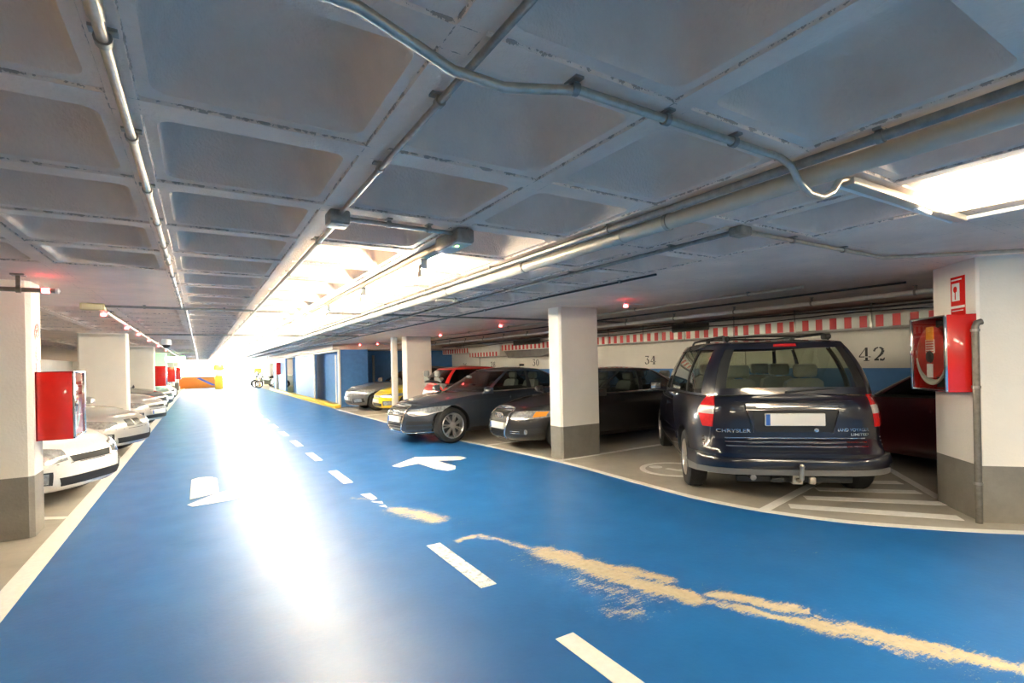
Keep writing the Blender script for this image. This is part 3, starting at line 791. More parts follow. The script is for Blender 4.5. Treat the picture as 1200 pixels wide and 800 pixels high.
# ------------------------------------------------------------------ pipes and conduits on the ceiling
ORD = ['first', 'second', 'third', 'fourth', 'fifth', 'sixth', 'seventh', 'eighth', 'ninth', 'tenth', 'eleventh', 'twelfth', 'thirteenth', 'fourteenth', 'fifteenth', 'sixteenth', 'seventeenth', 'eighteenth', 'nineteenth', 'twentieth', 'twenty-first', 'twenty-second', 'twenty-third', 'twenty-fourth', 'twenty-fifth']
def conduit(name, label, pts, r, mat, clips=(), clip_r=None, n=10, cat='pipe', couplings=()):
    """pipe run with saddle clips reaching up to the ceiling"""
    t = thing(name, label, cat, pts[0])
    o = Vector(pts[0]); m = MB(); m.tube([Vector(p)-o for p in pts], r, n); m.build('pipe', mat, t)
    for c in clips:
        d = MB(); p = Vector(c)-o; k = r+.006
        ax = 'y' if abs(pts[-1][1]-pts[0][1]) > abs(pts[-1][0]-pts[0][0]) else 'x'
        d.lathe([(r, -.012), (k, -.012), (k, .012), (r, .012)], 12, ax, tuple(p))
        top = H-o.z
        d.box((p.x, p.y, (p.z+r+top)/2), (.022, .022, max(.01, top-p.z-r+.006)))
        d.box((p.x, p.y, top-.004), (.06 if ax == 'y' else .03, .03 if ax == 'y' else .06, .008))
        d.build('clip', M['dsteel'], t)
    for c in couplings:
        d = MB(); p = Vector(c)-o; ax = 'y' if abs(pts[-1][1]-pts[0][1]) > abs(pts[-1][0]-pts[0][0]) else 'x'
        d.lathe([(r, -.05), (r+.005, -.045), (r+.005, .045), (r, .05)], 12, ax, tuple(p)); d.build('coupling', M['steel'], t)
    return t
def ys(a, b, s):
    o = []; y = a
    while y < b: o.append(y); y += s
    return o
# bright conduit along the rib over the left side of the lane
conduit('conduit', 'long shiny steel conduit along the ceiling rib left of the lane centre', [(-.19, -4, 2.325), (-.19, 7.95, 2.325)], .0145, M['steel'], [(-.19, y, 2.325) for y in ys(-1.5, 8, .62)], couplings=[(-.19, y, 2.325) for y in (1.45, 4.45)])
conduit('conduit', 'far steel conduit carrying on along the same left rib beyond the cross pipe', [(-.15, 8.25, 2.325), (-.15, 46, 2.325)], .016, M['steel'], [(-.15, y, 2.325) for y in ys(8.6, 26, 1.6)])
conduit('conduit', 'thin steel conduit beside the rib left of the fluorescent strip', [(.66, -4, 2.328), (.66, 2.82, 2.328)], .0115, M['dsteel'], [(.66, y, 2.328) for y in ys(-1, 2.7, .62)])
conduit('conduit', 'far thin conduit bounding the lit coffers on their left side', [(.68, 3.0, 2.325), (.68, 46, 2.325)], .015, M['steel'], [(.68, y, 2.325) for y in ys(3.5, 24, 1.3)])
t = thing('junction_box', 'small grey junction box where two conduits meet left of the lit strip', 'junction box', (.66, 2.88, 2.315))
m = MB(); m.box((0, 0, 0), (.11, .13, .07), .01); m.build('box', M['dsteel'], t); m = MB(); m.box((0, 0, -.038), (.10, .12, .008), .002); m.build('cover', M['dsteel'], t)
conduit('conduit', 'short dark conduit from the junction box to the sensor box with the green light', [(.72, 2.88, 2.32), (1.36, 2.9, 2.32)], .013, M['dsteel'], [(.95, 2.885, 2.32), (1.2, 2.89, 2.32)])
# jogging conduit across the view
jz = 2.325
jog = [(-1.6, 1.165, jz), (.12, 1.165, jz), (.32, 1.17, jz), (.46, 1.19, jz-.03), (.58, 1.21, jz-.055), (.74, 1.215, jz-.055), (.86, 1.21, jz-.03), (1.0, 1.205, jz), (2.05, 1.205, jz), (2.14, 1.205, jz-.02), (2.2, 1.205, jz-.08), (2.28, 1.205, jz-.115), (2.38, 1.205, jz-.115), (2.46, 1.2, jz-.08), (2.52, 1.2, jz-.02), (2.6, 1.2, jz)]
js = []
for i in range(len(jog)-1):
    for k in range(3): js.append(tuple(jog[i][q]+(jog[i+1][q]-jog[i][q])*k/3 for q in range(3)))
js.append(jog[-1])
conduit('conduit', 'steel conduit crossing the ceiling and bending under the big cream pipe', js, .0145, M['steel'], [(x, 1.205 if x > .9 else 1.165, jz) for x in (-.7, -.05, .98, 1.38, 1.75)])
# big pipes
conduit('insulated_pipe', 'thick cream pipe running the length of the ceiling right of the lit strip', [(2.29, -4, 2.285), (2.29, 46, 2.285)], .043, M['wpipe'], [(2.29, y, 2.285) for y in ys(-1, 24, 1.5)], n=14, couplings=[(2.29, y, 2.285) for y in (2.4, 5.4, 8.4)])
conduit('conduit', 'thinner dark pipe hugging the left side of the thick cream pipe', [(2.20, -4, 2.322), (2.20, 46, 2.322)], .02, M['dsteel'], [(2.20, y, 2.322) for y in ys(-.6, 20, 1.5)])
for y in (5.35, 8.9, 12.6):
    m = MB(); m.tube([(2.29, y, 2.24), (2.52, y-.02, 2.24)], .018, 8); m.lathe([(.0, .0), (.028, .0), (.028, .03), (0, .03)], 10, 'x', (2.5, y-.02, 2.24))
    tag(m.build('pipe_outlet', M['wpipe']), 'short cream side outlet on the thick ceiling pipe, %s' % {5.35: 'nearest the camera', 8.9: 'the middle one', 12.6: 'the farthest one'}[y], 'pipe', 'pipe outlets')
conduit('conduit', 'dark conduit along the ceiling from the corner elbow over the dark saloons', [(3.0, 2.03, 2.325), (3.0, 46, 2.325)], .015, M['dsteel'], [(3.0, y, 2.325) for y in ys(2.6, 24, 1.2)])
m = conduit('conduit', 'short conduit turning right from the elbow towards the angled pillar', [(3.0, 2.03, 2.325), (4.95, 2.03, 2.325), (5.3, 1.75, 2.325), (7.2, -.1, 2.325)], .015, M['steel'], [(3.6, 2.03, 2.325), (4.3, 2.03, 2.325)])
m = MB(); m.box((3.0, 2.03, 2.318), (.11, .10, .06), .01); tag(m.build('junction_box', M['dsteel']), 'dark junction box at the conduit elbow above the row of saloons', 'junction box')
conduit('conduit', 'thin dark conduit on the ceiling just in front of the middle pillar', [(3.82, 3.5, 2.335), (3.82, 46, 2.335)], .011, M['cable'], [(3.82, y, 2.335) for y in ys(4, 20, 1.5)])
cross = [(-1.05, 8.1, 2.325), (9.6, 8.1, 2.325)]
conduit('conduit', 'dark cross conduit from the yellowish box on the left to the right wall', cross, .016, M['dsteel'], [(x, 8.1, 2.325) for x in (-.6, .3, 1.0, 1.9, 2.7, 3.5)])
conduit('conduit', 'farther dark cross conduit over the lane beyond the first fluorescent tubes', [(-1.05, 14.0, 2.32), (3.7, 14.0, 2.32)], .02, M['dsteel'])
t = thing('junction_box', 'yellowish box on the left ceiling where the red lit conduit starts', 'junction box', (-1.12, 8.1, 2.31))
m = MB(); m.box((0, 0, 0), (.24, .12, .085), .008); m.build('box', pbr('aged_cream_box', (.55, .48, .28), .5), t)
m = MB(); m.box((0, -.062, 0), (.2, .006, .065), .002); m.build('cover', pbr('aged_cream_cover', (.6, .54, .36), .5), t)
conduit('conduit', 'cream conduit with red lights running along the left pillar row', [(-1.05, 8.16, 2.29), (-1.05, 44, 2.29)], .022, M['wpipe'], [(-1.05, y, 2.29) for y in ys(9, 30, 1.8)])
# water pipe stub at the left pillar
t = thing('sprinkler_pipe', 'grey ceiling pipe in front of the nearest left pillar, ending in a red light', 'pipe', (-1.05, 5.9, 2.2))
m = MB(); m.tube([(-1.6, 0, .02), (-.02, 0, .02)], .02, 10); m.build('pipe', M['dsteel'], t)
m = MB(); m.lathe([(.02, -.02), (.03, -.015), (.03, .015), (.02, .02)], 12, 'x', (-.26, 0, .02)); m.box((-.26, 0, .085), (.03, .03, .12)); m.box((-.26, 0, .145), (.09, .09, .014)); m.build('hanger', M['dsteel'], t)
m = MB(); m.lathe([(0, 0), (.022, 0), (.026, .02), (.0, .035)], 12, 'x', (-.02, 0, .02)); m.build('end_cap', M['white'], t)
m = MB(); m.lathe([(.0205, 0), (.0225, .004), (.0225, .05), (.0205, .054)], 12, 'x', (-.11, 0, .02)); m.build('light_ring', M['led'], t)
# red bay lights
def bay_light(x, y, label, z=None, arm=.35):
    t = thing('bay_light', label, 'indicator light', (x, y, z or 2.27), 0, 'red bay indicator lights')
    m = MB(); m.lathe([(0, -.028), (.03, -.022), (.034, 0), (.02, .014)], 14, 'z'); m.build('lens', M['led'], t)
    m = MB(); m.lathe([(0, .035), (.026, .035), (.026, .012), (0, .012)], 12, 'z'); m.tube([(0, 0, .03), (0, 0, H-(z or 2.27)+.01)], .008, 8); m.tube([(0, 0, .03), (arm, 0, .03)], .009, 8); m.build('holder', M['white'], t)
bay_light(5.1, 5.24, 'red bay light right of the middle pillar top')
bay_light(5.26, 9.0, 'red bay light above the dark blue saloon, left of the middle pillar')
bay_light(5.36, 12.3, 'red bay light above the red hatchback')
bay_light(5.3, 17.6, 'red bay light above the grey car by the blue corner')
bay_light(5.0, 18.8, 'red bay light nearest the top corner of the blue block', 2.29)
for i, (y, lb) in enumerate(((8.35, 'red light at the start of the left cream conduit, beside the yellowish box'), (10.8, 'red light on the left cream conduit above the second left pillar'), (12.7, 'red light on the left cream conduit between second and third pillars'), (15.2, 'red light on the left cream conduit just before the dome camera'), (18.5, 'red light on the left cream conduit beyond the dome camera'), (22.5, 'farthest red light on the left cream conduit, by the green sign'))):
    bay_light(-1.05, y, lb, 2.245, .05)
t = thing('dome_camera', 'white dome security camera hanging from the left ceiling', 'camera', (-.76, 16.5, 2.2))
m = MB(); m.lathe([(0, .15), (.09, .15), (.12, .10), (.12, 0), (.1, -.01), (0, -.01)], 20, 'z'); m.build('housing', M['white'], t)
m = MB(); m.lathe([(.1, -.01), (.085, -.06), (.05, -.09), (0, -.10)], 20, 'z'); m.build('dome', M['black'], t)
# ------------------------------------------------------------------ fluorescent strip above the lane
t = thing('sensor_box', 'grey box with a small green light at the start of the fluorescent strip', 'sensor', (1.42, 2.92, 2.30))
m = MB(); m.box((0, .08, 0), (.12, .34, .085), .012); m.build('housing', M['dsteel'], t)
m = MB(); m.box((0, .08, -.046), (.10, .30, .01), .003); m.build('cover', M['white'], t)
m = MB(); m.lathe([(0, -.008), (.009, -.005), (.009, .004), (0, .004)], 10, 'z', (-.02, .0, -.05)); m.build('light', M['gled'], t)
t = thing('light_rail', 'long narrow metal rail carrying the fluorescent tubes over the lane', 'rail', (1.46, 3.2, 2.325))
m = MB(); m.box((0, 20.9, 0), (.07, 41.8, .05), .006); m.build('rail', M['steel'], t)
m = MB(); m.tube([(.1, 0, .01), (.1, 41, .01)], .01, 6); m.build('feed_pipe', M['wpipe'], t)
t0 = None
for i in range(25):
    y = 3.62+i*1.66
    if t0 is None:
        t0 = thing('fluorescent_batten', '', 'light', (1.46, y, 2.265), 0, 'fluorescent battens over the lane')
        m = MB(); m.hull([(sx*a, b, z) for sx in (-1, 1) for b in (0, 1.52) for a, z in ((.032, .035), (.028, .06), (.032, .03))]); m.build('reflector', M['white'], t0)
        m = MB(); m.tube([(0, .03, -.012), (0, 1.49, -.012)], .019, 10); m.build('tube', M['tube'], t0)
        for b in (.015, 1.505):
            m = MB(); m.box((0, b, .008), (.05, .03, .085), .006); m.build('end_cap', M['white'], t0)
        m = MB(); m.box((-.03, .03, -.05), (.012, .05, .09), .003); m.build('clip', M['steel'], t0)
        o = t0
    else: o = copy_tree(t0)
    o.location = (1.46, y, 2.265)
    o['label'] = 'fluorescent batten of the lit strip over the lane, %s from the sensor box' % ORD[i]
# diffuser lamps on the near right and behind the camera
def ceiling_lamp(x, y, rz, label, L=1.5):
    t = thing('diffuser_lamp', label, 'light', (x, y, 2.315), rz, 'wide lamps with lit diffusers')
    m = MB(); m.hull([(a*sx, b, z) for sx in (-1, 1) for b in (0, L) for a, z in ((.05, .015), (.05, .034), (.03, .034))]); m.build('housing', M['white'], t)
    m = MB(); m.hull([(a*sx, b, z) for sx in (-1, 1) for b, a, z in ((.03, .14, .02), (L-.03, .14, .02), (.03, .155, .0), (L-.03, .155, .0), (.06, .12, -.035), (L-.06, .12, -.035))]); m.build('diffuser', M['diff'], t)
    for b in (-.012, L+.012): m = MB(); m.box((0, b, .0), (.2, .03, .06), .008); m.build('end_cap', M['white'], t)
    return t
ceiling_lamp(3.56, -.55, math.radians(4), 'wide lit lamp on the ceiling at the right, beside the cable tray', 1.75)
ceiling_lamp(3.5, -3.4, 0, 'wide ceiling lamp farther back along the same row, behind the viewer')
ceiling_lamp(1.4, -3.6, 0, 'wide ceiling lamp over the lane, behind the viewer')
ceiling_lamp(-.6, -1.9, 0, 'wide ceiling lamp over the left of the lane, behind the viewer')
ceiling_lamp(3.5, -5.6, 0, 'wide ceiling lamp at the rear wall end of the row, behind the viewer')
ceiling_lamp(6.6, -3.0, 0, 'wide ceiling lamp over the right bays, behind the viewer')
t = thing('cable_tray', 'pale cable tray from the bent conduit to the wide lamp at the right', 'cable tray', (2.6, 1.2, 2.315))
m = MB(); m.box((.68, 0, 0), (1.36, .055, .035), .004); m.build('tray', M['wpipe'], t); m = MB(); m.tube([(0, .05, -.005), (1.36, .05, -.005)], .010, 8); m.tube([(1.36, .0, 0), (1.36, -.3, 0), (1.2, -4, .0)], .012, 8); m.build('cable', M['white'], t)
# green exit signs
def exit_sign(x, y, label, w):
    t = thing('exit_sign', label, 'sign', (x, y, 2.03), 0, 'green exit signs')
    m = MB(); m.box((0, 0, 0), (w, .07, .27), .008); m.build('panel', M['exitsign'], t)
    m = MB()
    for sx in (-.3, .3): m.box((sx*w, 0, .2), (.02, .02, .18))
    m.box((0, 0, .14), (w+.02, .08, .02)); m.build('hanger', M['white'], t)
    m = MB(); a = -.040
    m.prism([(-.3*w, -.02), (-.12*w, -.02), (-.12*w, -.06), (0, 0), (-.12*w, .06), (-.12*w, .02), (-.3*w, .02)], .036, .041, lambda u, v, z: (u, -z, v))
    m.box((.15*w, a, 0), (.07, .008, .16)); m.box((.15*w, a, .105), (.05, .008, .045)); m.box((.26*w, a, -.05), (.10, .008, .03)); m.build('pictogram', M['signw'], t)
exit_sign(-1.0, 29.0, 'glowing green exit sign hanging on the left over the car row', .8)
exit_sign(4.75, 41.0, 'glowing green exit sign on the right beyond the blue block', 1.3)
exit_sign(1.3, 46.5, 'small far green sign above the lane near the exit', .9)
# ------------------------------------------------------------------ duct and pipes on the right wall
t = thing('air_duct', 'long pale wrapped air duct along the right wall with a red and white hazard band', 'duct', (9.45, 3, 2.1))
def foil_box(m, y0, y1, z0, z1, x0, x1, n):
    G = []
    for i in range(n+1):
        y = y0+(y1-y0)*i/n; w = .012*math.sin(y*7.1)+.01*math.sin(y*17.3)
        G.append([(x1, y, z1), (x0+.03+w, y, z1), (x0+w*.6, y, z1-.04), (x0-w*.5, y, (z0+z1)/2), (x0+w*.3, y, z0+.02), (x0+.02, y, z0), (x1, y, z0)])
    k = 7; vs = [p for r in G for p in r]; fs = []
    for i in range(n):
        for j in range(k): fs.append((i*k+j, i*k+(j+1) % k, (i+1)*k+(j+1) % k, (i+1)*k+j))
    fs += [list(range(k)), list(range(n*k, n*k+k))]
    m.add(vs, fs)
m = MB(); foil_box(m, -6, 13.0, -.16, .22, -.10, .40, 150); foil_box(m, 15.2, 18.25, -.16, .22, -.10, .40, 60); m.build('duct_body', M['foil'], t, 30)
m = MB(); foil_box(m, 12.9, 15.3, -.34, .22, -.22, .40, 20); m.build('drop_box', M['foil'], t, 30)
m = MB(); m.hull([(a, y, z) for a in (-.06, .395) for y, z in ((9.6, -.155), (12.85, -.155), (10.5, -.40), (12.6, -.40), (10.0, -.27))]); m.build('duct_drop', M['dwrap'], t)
m = MB(); m.box((-.118, 3.5, -.045), (.012, 19.0, .19)); m.box((-.118, 16.9, -.045), (.012, 2.6, .19)); m.box((-.24, 14.1, -.25), (.012, 2.3, .16)); m.build('hazard_band', M['tape'], t, 0)
for yy, zz, xx in ((4.6, .10, -.125), (11.1, .08, -.245)):
    m = MB(); m.box((xx, yy, zz), (.02, 1.0 if xx > -.2 else 1.6, .16), .004)
    for k in range(5): m.box((xx-.012, yy, zz-.06+k*.03), (.01, .92 if xx > -.2 else 1.5, .008))
    m.build('air_grille', M['grille'], t)
for y in ys(-1.5, 28, 1.25):
    if 12.7 < y+3 < 15.4 or y > 24: continue
    m = MB(); m.box((-.128, y, .05), (.006, .025, .42)); m.box((-.06, y, .245), (.14, .025, .006)); m.build('strap', M['dsteel'], t, 0)
conduit('wall_pipe', 'pale grey pipe under the ceiling in front of the wall duct', [(7.55, -5, 2.265), (7.55, 19.2, 2.265)], .032, M['white'], [(7.55, y, 2.265) for y in ys(1.5, 19, 1.25)])
conduit('wall_cable', 'black cable sagging in front of the wall duct, just below the pale pipe', [(8.35, y, 2.20+.012*math.sin(y*1.3)) for y in ys(-5, 19.2, .5)], .016, M['cable'], n=6, cat='cable')
conduit('wall_cable', 'lower black cable in front of the wall duct, crossing above the hazard band', [(8.95, y, 2.17+.02*math.sin(y*1.7+1)) for y in ys(-5, 19.2, .5)], .012, M['cable'], n=6, cat='cable')
conduit('wall_pipe', 'thin pale pipe on the ceiling above the row of bays', [(6.05, 3.3, 2.32), (6.05, 19.2, 2.32)], .018, M['wpipe'], [(6.05, y, 2.32) for y in ys(4, 19, 2)])
conduit('wall_pipe', 'thin dark pipe on the ceiling between the bays and the pillars', [(6.9, 2.6, 2.325), (6.9, 19, 2.325)], .014, M['cable'])
# bay numbers
def stroke(m, pts, X):
    """variable width pen stroke, pts = (u,v,w) in digit units"""
    for i in range(len(pts)-1):
        a, b = pts[i], pts[i+1]; d = Vector((b[0]-a[0], b[1]-a[1]))
        if d.length < 1e-6: continue
        d.normalize(); nn = Vector((-d.y, d.x))
        P = [(a[0]-nn.x*a[2], a[1]-nn.y*a[2]), (b[0]-nn.x*b[2], b[1]-nn.y*b[2]), (b[0]+nn.x*b[2], b[1]+nn.y*b[2]), (a[0]+nn.x*a[2], a[1]+nn.y*a[2])]
        m.prism(P, 0, .003, X)
DIG = {
 '4': [[(.62, .0, .10), (.62, .26, .10)], [(.62, .33, .10), (.62, 1., .10)], [(.56, .97, .02), (.05, .33, .035)], [(.02, .30, .035), (.47, .30, .035)], [(.77, .30, .035), (.95, .30, .035)], [(.40, .02, .03), (.84, .02, .03)]],
 '2': [[(.10, .70, .07), (.13, .82, .07), (.25, .93, .05), (.42, .98, .04)], [(.50, .98, .04), (.68, .92, .07), (.77, .78, .11), (.74, .62, .11), (.60, .44, .08), (.38, .26, .05), (.16, .08, .04)], [(.10, .07, .06), (.45, .09, .08)], [(.53, .09, .08), (.80, .05, .06), (.88, .22, .03)]],
 '3': [[(.12, .97, .05), (.80, .97, .05)], [(.78, .94, .03), (.42, .60, .03)], [(.42, .60, .04), (.62, .56, .06), (.78, .40, .10), (.76, .20, .10), (.62, .06, .06)], [(.52, .03, .05), (.30, .04, .05), (.14, .14, .07), (.12, .24, .07)]],
 '0': [[(.44, .02, .03), (.24, .12, .07), (.15, .36, .10), (.15, .64, .10), (.24, .88, .07), (.44, .98, .03)], [(.54, .98, .03), (.74, .88, .07), (.83, .64, .10), (.83, .36, .10), (.74, .12, .07), (.54, .02, .03)]],
 '8': [[(.48, .54, .04), (.26, .62, .07), (.20, .78, .08), (.32, .94, .05), (.48, .98, .03)], [(.54, .98, .03), (.72, .92, .06), (.78, .76, .08), (.68, .62, .06), (.48, .52, .04), (.24, .40, .07), (.15, .24, .09), (.26, .07, .06), (.46, .02, .03)], [(.54, .02, .03), (.74, .08, .06), (.83, .26, .09), (.72, .42, .07), (.54, .50, .04)]],
 '6': [[(.78, .86, .07), (.62, .97, .04), (.46, .96, .04), (.26, .80, .08), (.16, .52, .10), (.17, .28, .10), (.30, .08, .06), (.46, .02, .03)], [(.54, .02, .03), (.72, .08, .07), (.82, .26, .09), (.76, .46, .08), (.58, .56, .04), (.38, .52, .04), (.28, .42, .04)]],
}
for s_, y, z, h in (('42', 4.22, 1.52, .23), ('34', 9.28, 1.50, .21), ('30', 14.5, 1.50, .22), ('28', 17.5, 1.46, .21), ('26', 20.0, 1.43, .21)):
    m = MB(); w = h*.86
    for i, ch in enumerate(s_):
        X = lambda u, v, k, i=i: (9.849-k, y+w*(1.08-i*1.12)-u*w, z-h/2+v*h)
        for st in DIG[ch]: stroke(m, st, X)
    tag(m.build('bay_number', M['black'], smooth=0), 'black stencilled %s painted on the white part of the right wall' % s_, 'number', 'bay numbers')
# ------------------------------------------------------------------ hose cabinets
def hose_cabinet(label, origin, ex, en, w, d, h, z0, detailed=True, group='fire hose cabinets'):
    """ex along the wall, en out of the wall; local frame x=ex, y=-en.."""
    a = math.atan2(ex[1], ex[0]); t = thing('hose_cabinet', label, 'fire hose cabinet', (origin[0], origin[1], z0), a, group)
    cross_ = ex[0]*en[1]-ex[1]*en[0]; s_ = 1 if cross_ > 0 else -1     # local y direction of en
    P = lambda x, y, z: (x, s_*y, z)
    def bx(m, c, dd, b=0.): m.box(P(*c), dd, b)
    th = .012; m = MB()
    bx(m, (w/2, th/2, h/2), (w, th, h)); bx(m, (th/2, d/2, h/2), (th, d, h), .002); bx(m, (w-th/2, d/2, h/2), (th, d, h), .002); bx(m, (w/2, d/2, th/2), (w, d, th), .002); bx(m, (w/2, d/2, h-th/2), (w, d, th), .002)
    m.build('cabinet', M['red'], t)
    m = MB(); fw = .028
    bx(m, (fw/2, d+.004, h/2), (fw, .022, h), .004); bx(m, (w-fw/2, d+.004, h/2), (fw, .022, h), .004); bx(m, (w/2, d+.004, fw*.35), (w, .02, fw*.7), .003); bx(m, (w/2, d+.004, h-fw*.35), (w, .02, fw*.7), .003)
    fr = m.build('door_frame', M['chrome'], t)
    m = MB(); bx(m, (w-.04, d+.022, h*.52), (.014, .02, .05), .004); m.build('handle', M['chrome'], fr)
    m = MB(); bx(m, (w/2, d-.002, h/2), (w-2*fw, .004, h-fw*1.4)); m.build('door_glass', M['hglass'], fr, 0)
    if detailed:
        R = min(w, h)*.40; c = (w/2+.0, d*.70, h*.52)
        m = MB(); m.lathe([(0, s_*.05), (R*.96, s_*.05), (R, s_*.04), (R, s_*.03), (R*.6, s_*.03), (R*.6, -s_*.05), (R, -s_*.05), (R, -s_*.06), (0, -s_*.06)], 36, 'y', P(*c)); dr = m.build('hose_drum', M['dred'], t)
        m = MB(); y = d*.70+.052
        m.box(P(c[0], y, c[2]+R*.72), (.13, .006, .13)); m.build('orange_sticker', M['orange'], dr, 0)
        m = MB(); m.box(P(c[0], y, c[2]+.06), (.15, .006, .13)); m.build('notice', M['plate'], dr, 0)
        m = MB()
        for k in range(5): m.box(P(c[0], y+.004, c[2]+.105-k*.024), (.125, .003, .012))
        m.build('notice_text', M['dred'], dr, 0)
        m = MB(); m.box(P(c[0]+.01, y, c[2]-R*.70), (.10, .006, .13)); m.build('notice', M['plate'], dr, 0)
        m = MB(); m.lathe([(0, s_*.02), (.05, s_*.016), (.06, 0)], 20, 'y', P(c[0], y, c[2]-.04)); m.build('hub', M['black'], dr)
        m = MB()
        for k in range(3):
            rr = R*(.93+.05*k)
            m.tube([P(c[0]+rr*math.cos(a_), d*.78+.012*k, c[2]-.03+rr*1.05*math.sin(a_)) for a_ in [math.radians(x) for x in range(175, 361, 9)]], .0125, 8)
        m.tube([P(c[0]-R*.95*s_*1, d*.75, c[2]+.02), P(c[0]-R*1.0*s_, d*.75, c[2]+R*.3)], .012, 8)
        m.build('hose', pbr('pale_hose', (.45, .42, .36), .6), t)
        m = MB(); m.box(P(w/2, th+.004, h/2), (w-.03, .004, h-.03)); m.build('back_plate', M['dark'], t, 0)
    return t
o_ = PP+E1*.015
hose_cabinet('open red hose cabinet with coiled hose drum on the angled right pillar', o_, E1, NL, .62, .225, .70, 1.15)
hose_cabinet('red hose cabinet on the nearest left pillar above the white car', (-1.32, 6.95), (0, -1), (1, 0), .56, .27, .65, .865)
hose_cabinet('red hose cabinet on the left pillar behind the silver cars', (-1.38, 22.95), (0, -1), (1, 0), .75, .32, .72, .95, False)
hose_cabinet('smaller looking red hose cabinet farther down the left pillar row', (-1.38, 30.75), (0, -1), (1, 0), .75, .32, .72, .95, False)
hose_cabinet('farthest red hose cabinet on the left, near the motorcycles', (-1.38, 38.7), (0, -1), (1, 0), .75, .32, .72, .95, False)
hose_cabinet('red hose cabinet on the pale blue wall far on the right', (4.42, 36.6), (0, -1), (-1, 0), .8, .25, .75, 1.1, False)
m = MB(); m.tube([(4.3, 36.2, 0), (4.3, 36.2, 1.09)], .04, 8); tag(m.build('water_pipe', M['dsteel']), 'grey water pipe rising to the red cabinet on the pale blue wall', 'pipe')
m = MB(); m.tube([(4.34, 37.2, 0), (4.34, 37.2, 1.9)], .03, 8); tag(m.build('water_pipe', M['dsteel']), 'taller thin grey pipe just beyond the red cabinet on the pale blue wall', 'pipe')
# red fire sign on the angled pillar
fx = PP+E1*.27+NL*.004; t = thing('fire_sign', 'red and white fire hose sign high on the angled right pillar', 'sign', (fx.x, fx.y, 2.02), math.atan2(E1.y, E1.x))
m = MB(); m.box((0, 0, 0), (.215, .006, .40)); m.build('panel', M['red'], t, 0)
m = MB(); y = .0045
m.box((.025, y, .055), (.115, .003, .165)); m.box((0, y, -.085), (.215, .003, .022)); m.box((0, y, -.185), (.215, .003, .012)); m.box((.0, y, -.12), (.17, .003, .008)); m.box((.012, y, .17), (.16, .003, .012)); m.build('white_pictogram', M['white'], t, 0)
m = MB(); m.lathe([(.0, y+.002), (.03, y+.002), (.03, y)], 16, 'y', (.03, 0, .08)); m.box((.03, y+.002, .02), (.014, .002, .07)); m.build('red_pictogram', M['red'], t, 0)
# red round emblem on the first left pillar
t = thing('pillar_sign', 'red hose symbol painted on the white lane side of the nearest left pillar', 'sign', (-1.318, 6.50, 1.78))
m = MB(); F3 = lambda u, v, k: (.0+k, u, v)
m2 = MB()
def arc(cx, cy, r, a0, a1, w): return [(cx+r*math.cos(math.radians(a)), cy+r*math.sin(math.radians(a)), w) for a in range(a0, a1+1, 15)]
stroke(m, arc(0, .10, .075, -60, 240, .02), F3); stroke(m, arc(0, .10, .03, 0, 360, .012), F3); stroke(m, [(.05, .04, .02), (-.05, -.10, .02), (-.02, -.14, .02), (.07, -.13, .018)], F3)
m.box((.001, 0, -.22), (.003, .11, .09)); m.build('symbol', M['red'], t, 0)
# ------------------------------------------------------------------ the cars
def at_nose(nose, hd, L):
    a = math.radians(hd); return (nose[0]-math.cos(a)*L/2, nose[1]-math.sin(a)*L/2), a

def rings_badge(c, x, z, r, parent):
    m = MB()
    for k in range(4):
        y0 = (k-1.5)*r*1.35
        m.lathe([(r, -.006), (r+.006, 0), (r, .006), (r-.006, 0)], 22, 'x', (x, y0, z), True)
    m.build('badge', M['chrome'], parent)

def saloon_front(c, z0, z1, gy, lampy, lampz, plate_z=None, bars=9, horizontal=True, amber=False, open_lower=True):
    """deep single-frame radiator grille with four ring badge, swept headlights, lower intakes"""
    pts = lambda s_: [(-gy*s_, z0), (gy*s_, z0)]
    g = c.patch('grille', M['black'], [(-gy*.74, z0), (gy*.74, z0)], [(-gy, z1), (gy, z1)], 'f', -.01, .006, 6)[0]
    w = .038
    def seg(p, q): # chrome strip between two (y,z) points
        d = Vector((q[0]-p[0], q[1]-p[1])).normalized(); n = Vector((-d.y, d.x))*w/2
        return [(p[0]-n.x, p[1]-n.y), (q[0]-n.x, q[1]-n.y)], [(p[0]+n.x, p[1]+n.y), (q[0]+n.x, q[1]+n.y)]
    zm = z0+(z1-z0)*.62
    for p, q_ in (((-gy*.72, z0), (gy*.72, z0)), ((-gy*.97, z1), (gy*.97, z1)), ((-gy*.72, z0), (-gy*1.0, zm)), ((gy*.72, z0), (gy*1.0, zm)), ((-gy*1.0, zm), (-gy*.96, z1)), ((gy*1.0, zm), (gy*.96, z1))):
        b, t = seg(p, q_); c.patch('grille_frame', M['chrome'], b, t, 'f', -.01, .024, 1, parent=g)
    for k in range(1, bars):
        z = z0+(z1-z0)*k/bars; ww = gy*(.74+.26*k/bars)*.96
        b, t = [(-ww, z-.004), (ww, z-.004)], [(-ww, z+.004), (ww, z+.004)]
        c.patch('grille_bar', M['dsteel'] if horizontal else M['black'], b, t, 'f', -.01, .013, 1, parent=g, sub=6)
    h, n = c.ray((5, 0, z0+(z1-z0)*.80), (-1, 0, 0)); rings_badge(c, h.x+.03, z0+(z1-z0)*.78, .043, g)
    pz = plate_z or z0+(z1-z0)*.40
    c.plate(0, pz, 'f', .46, .11, o=.03)

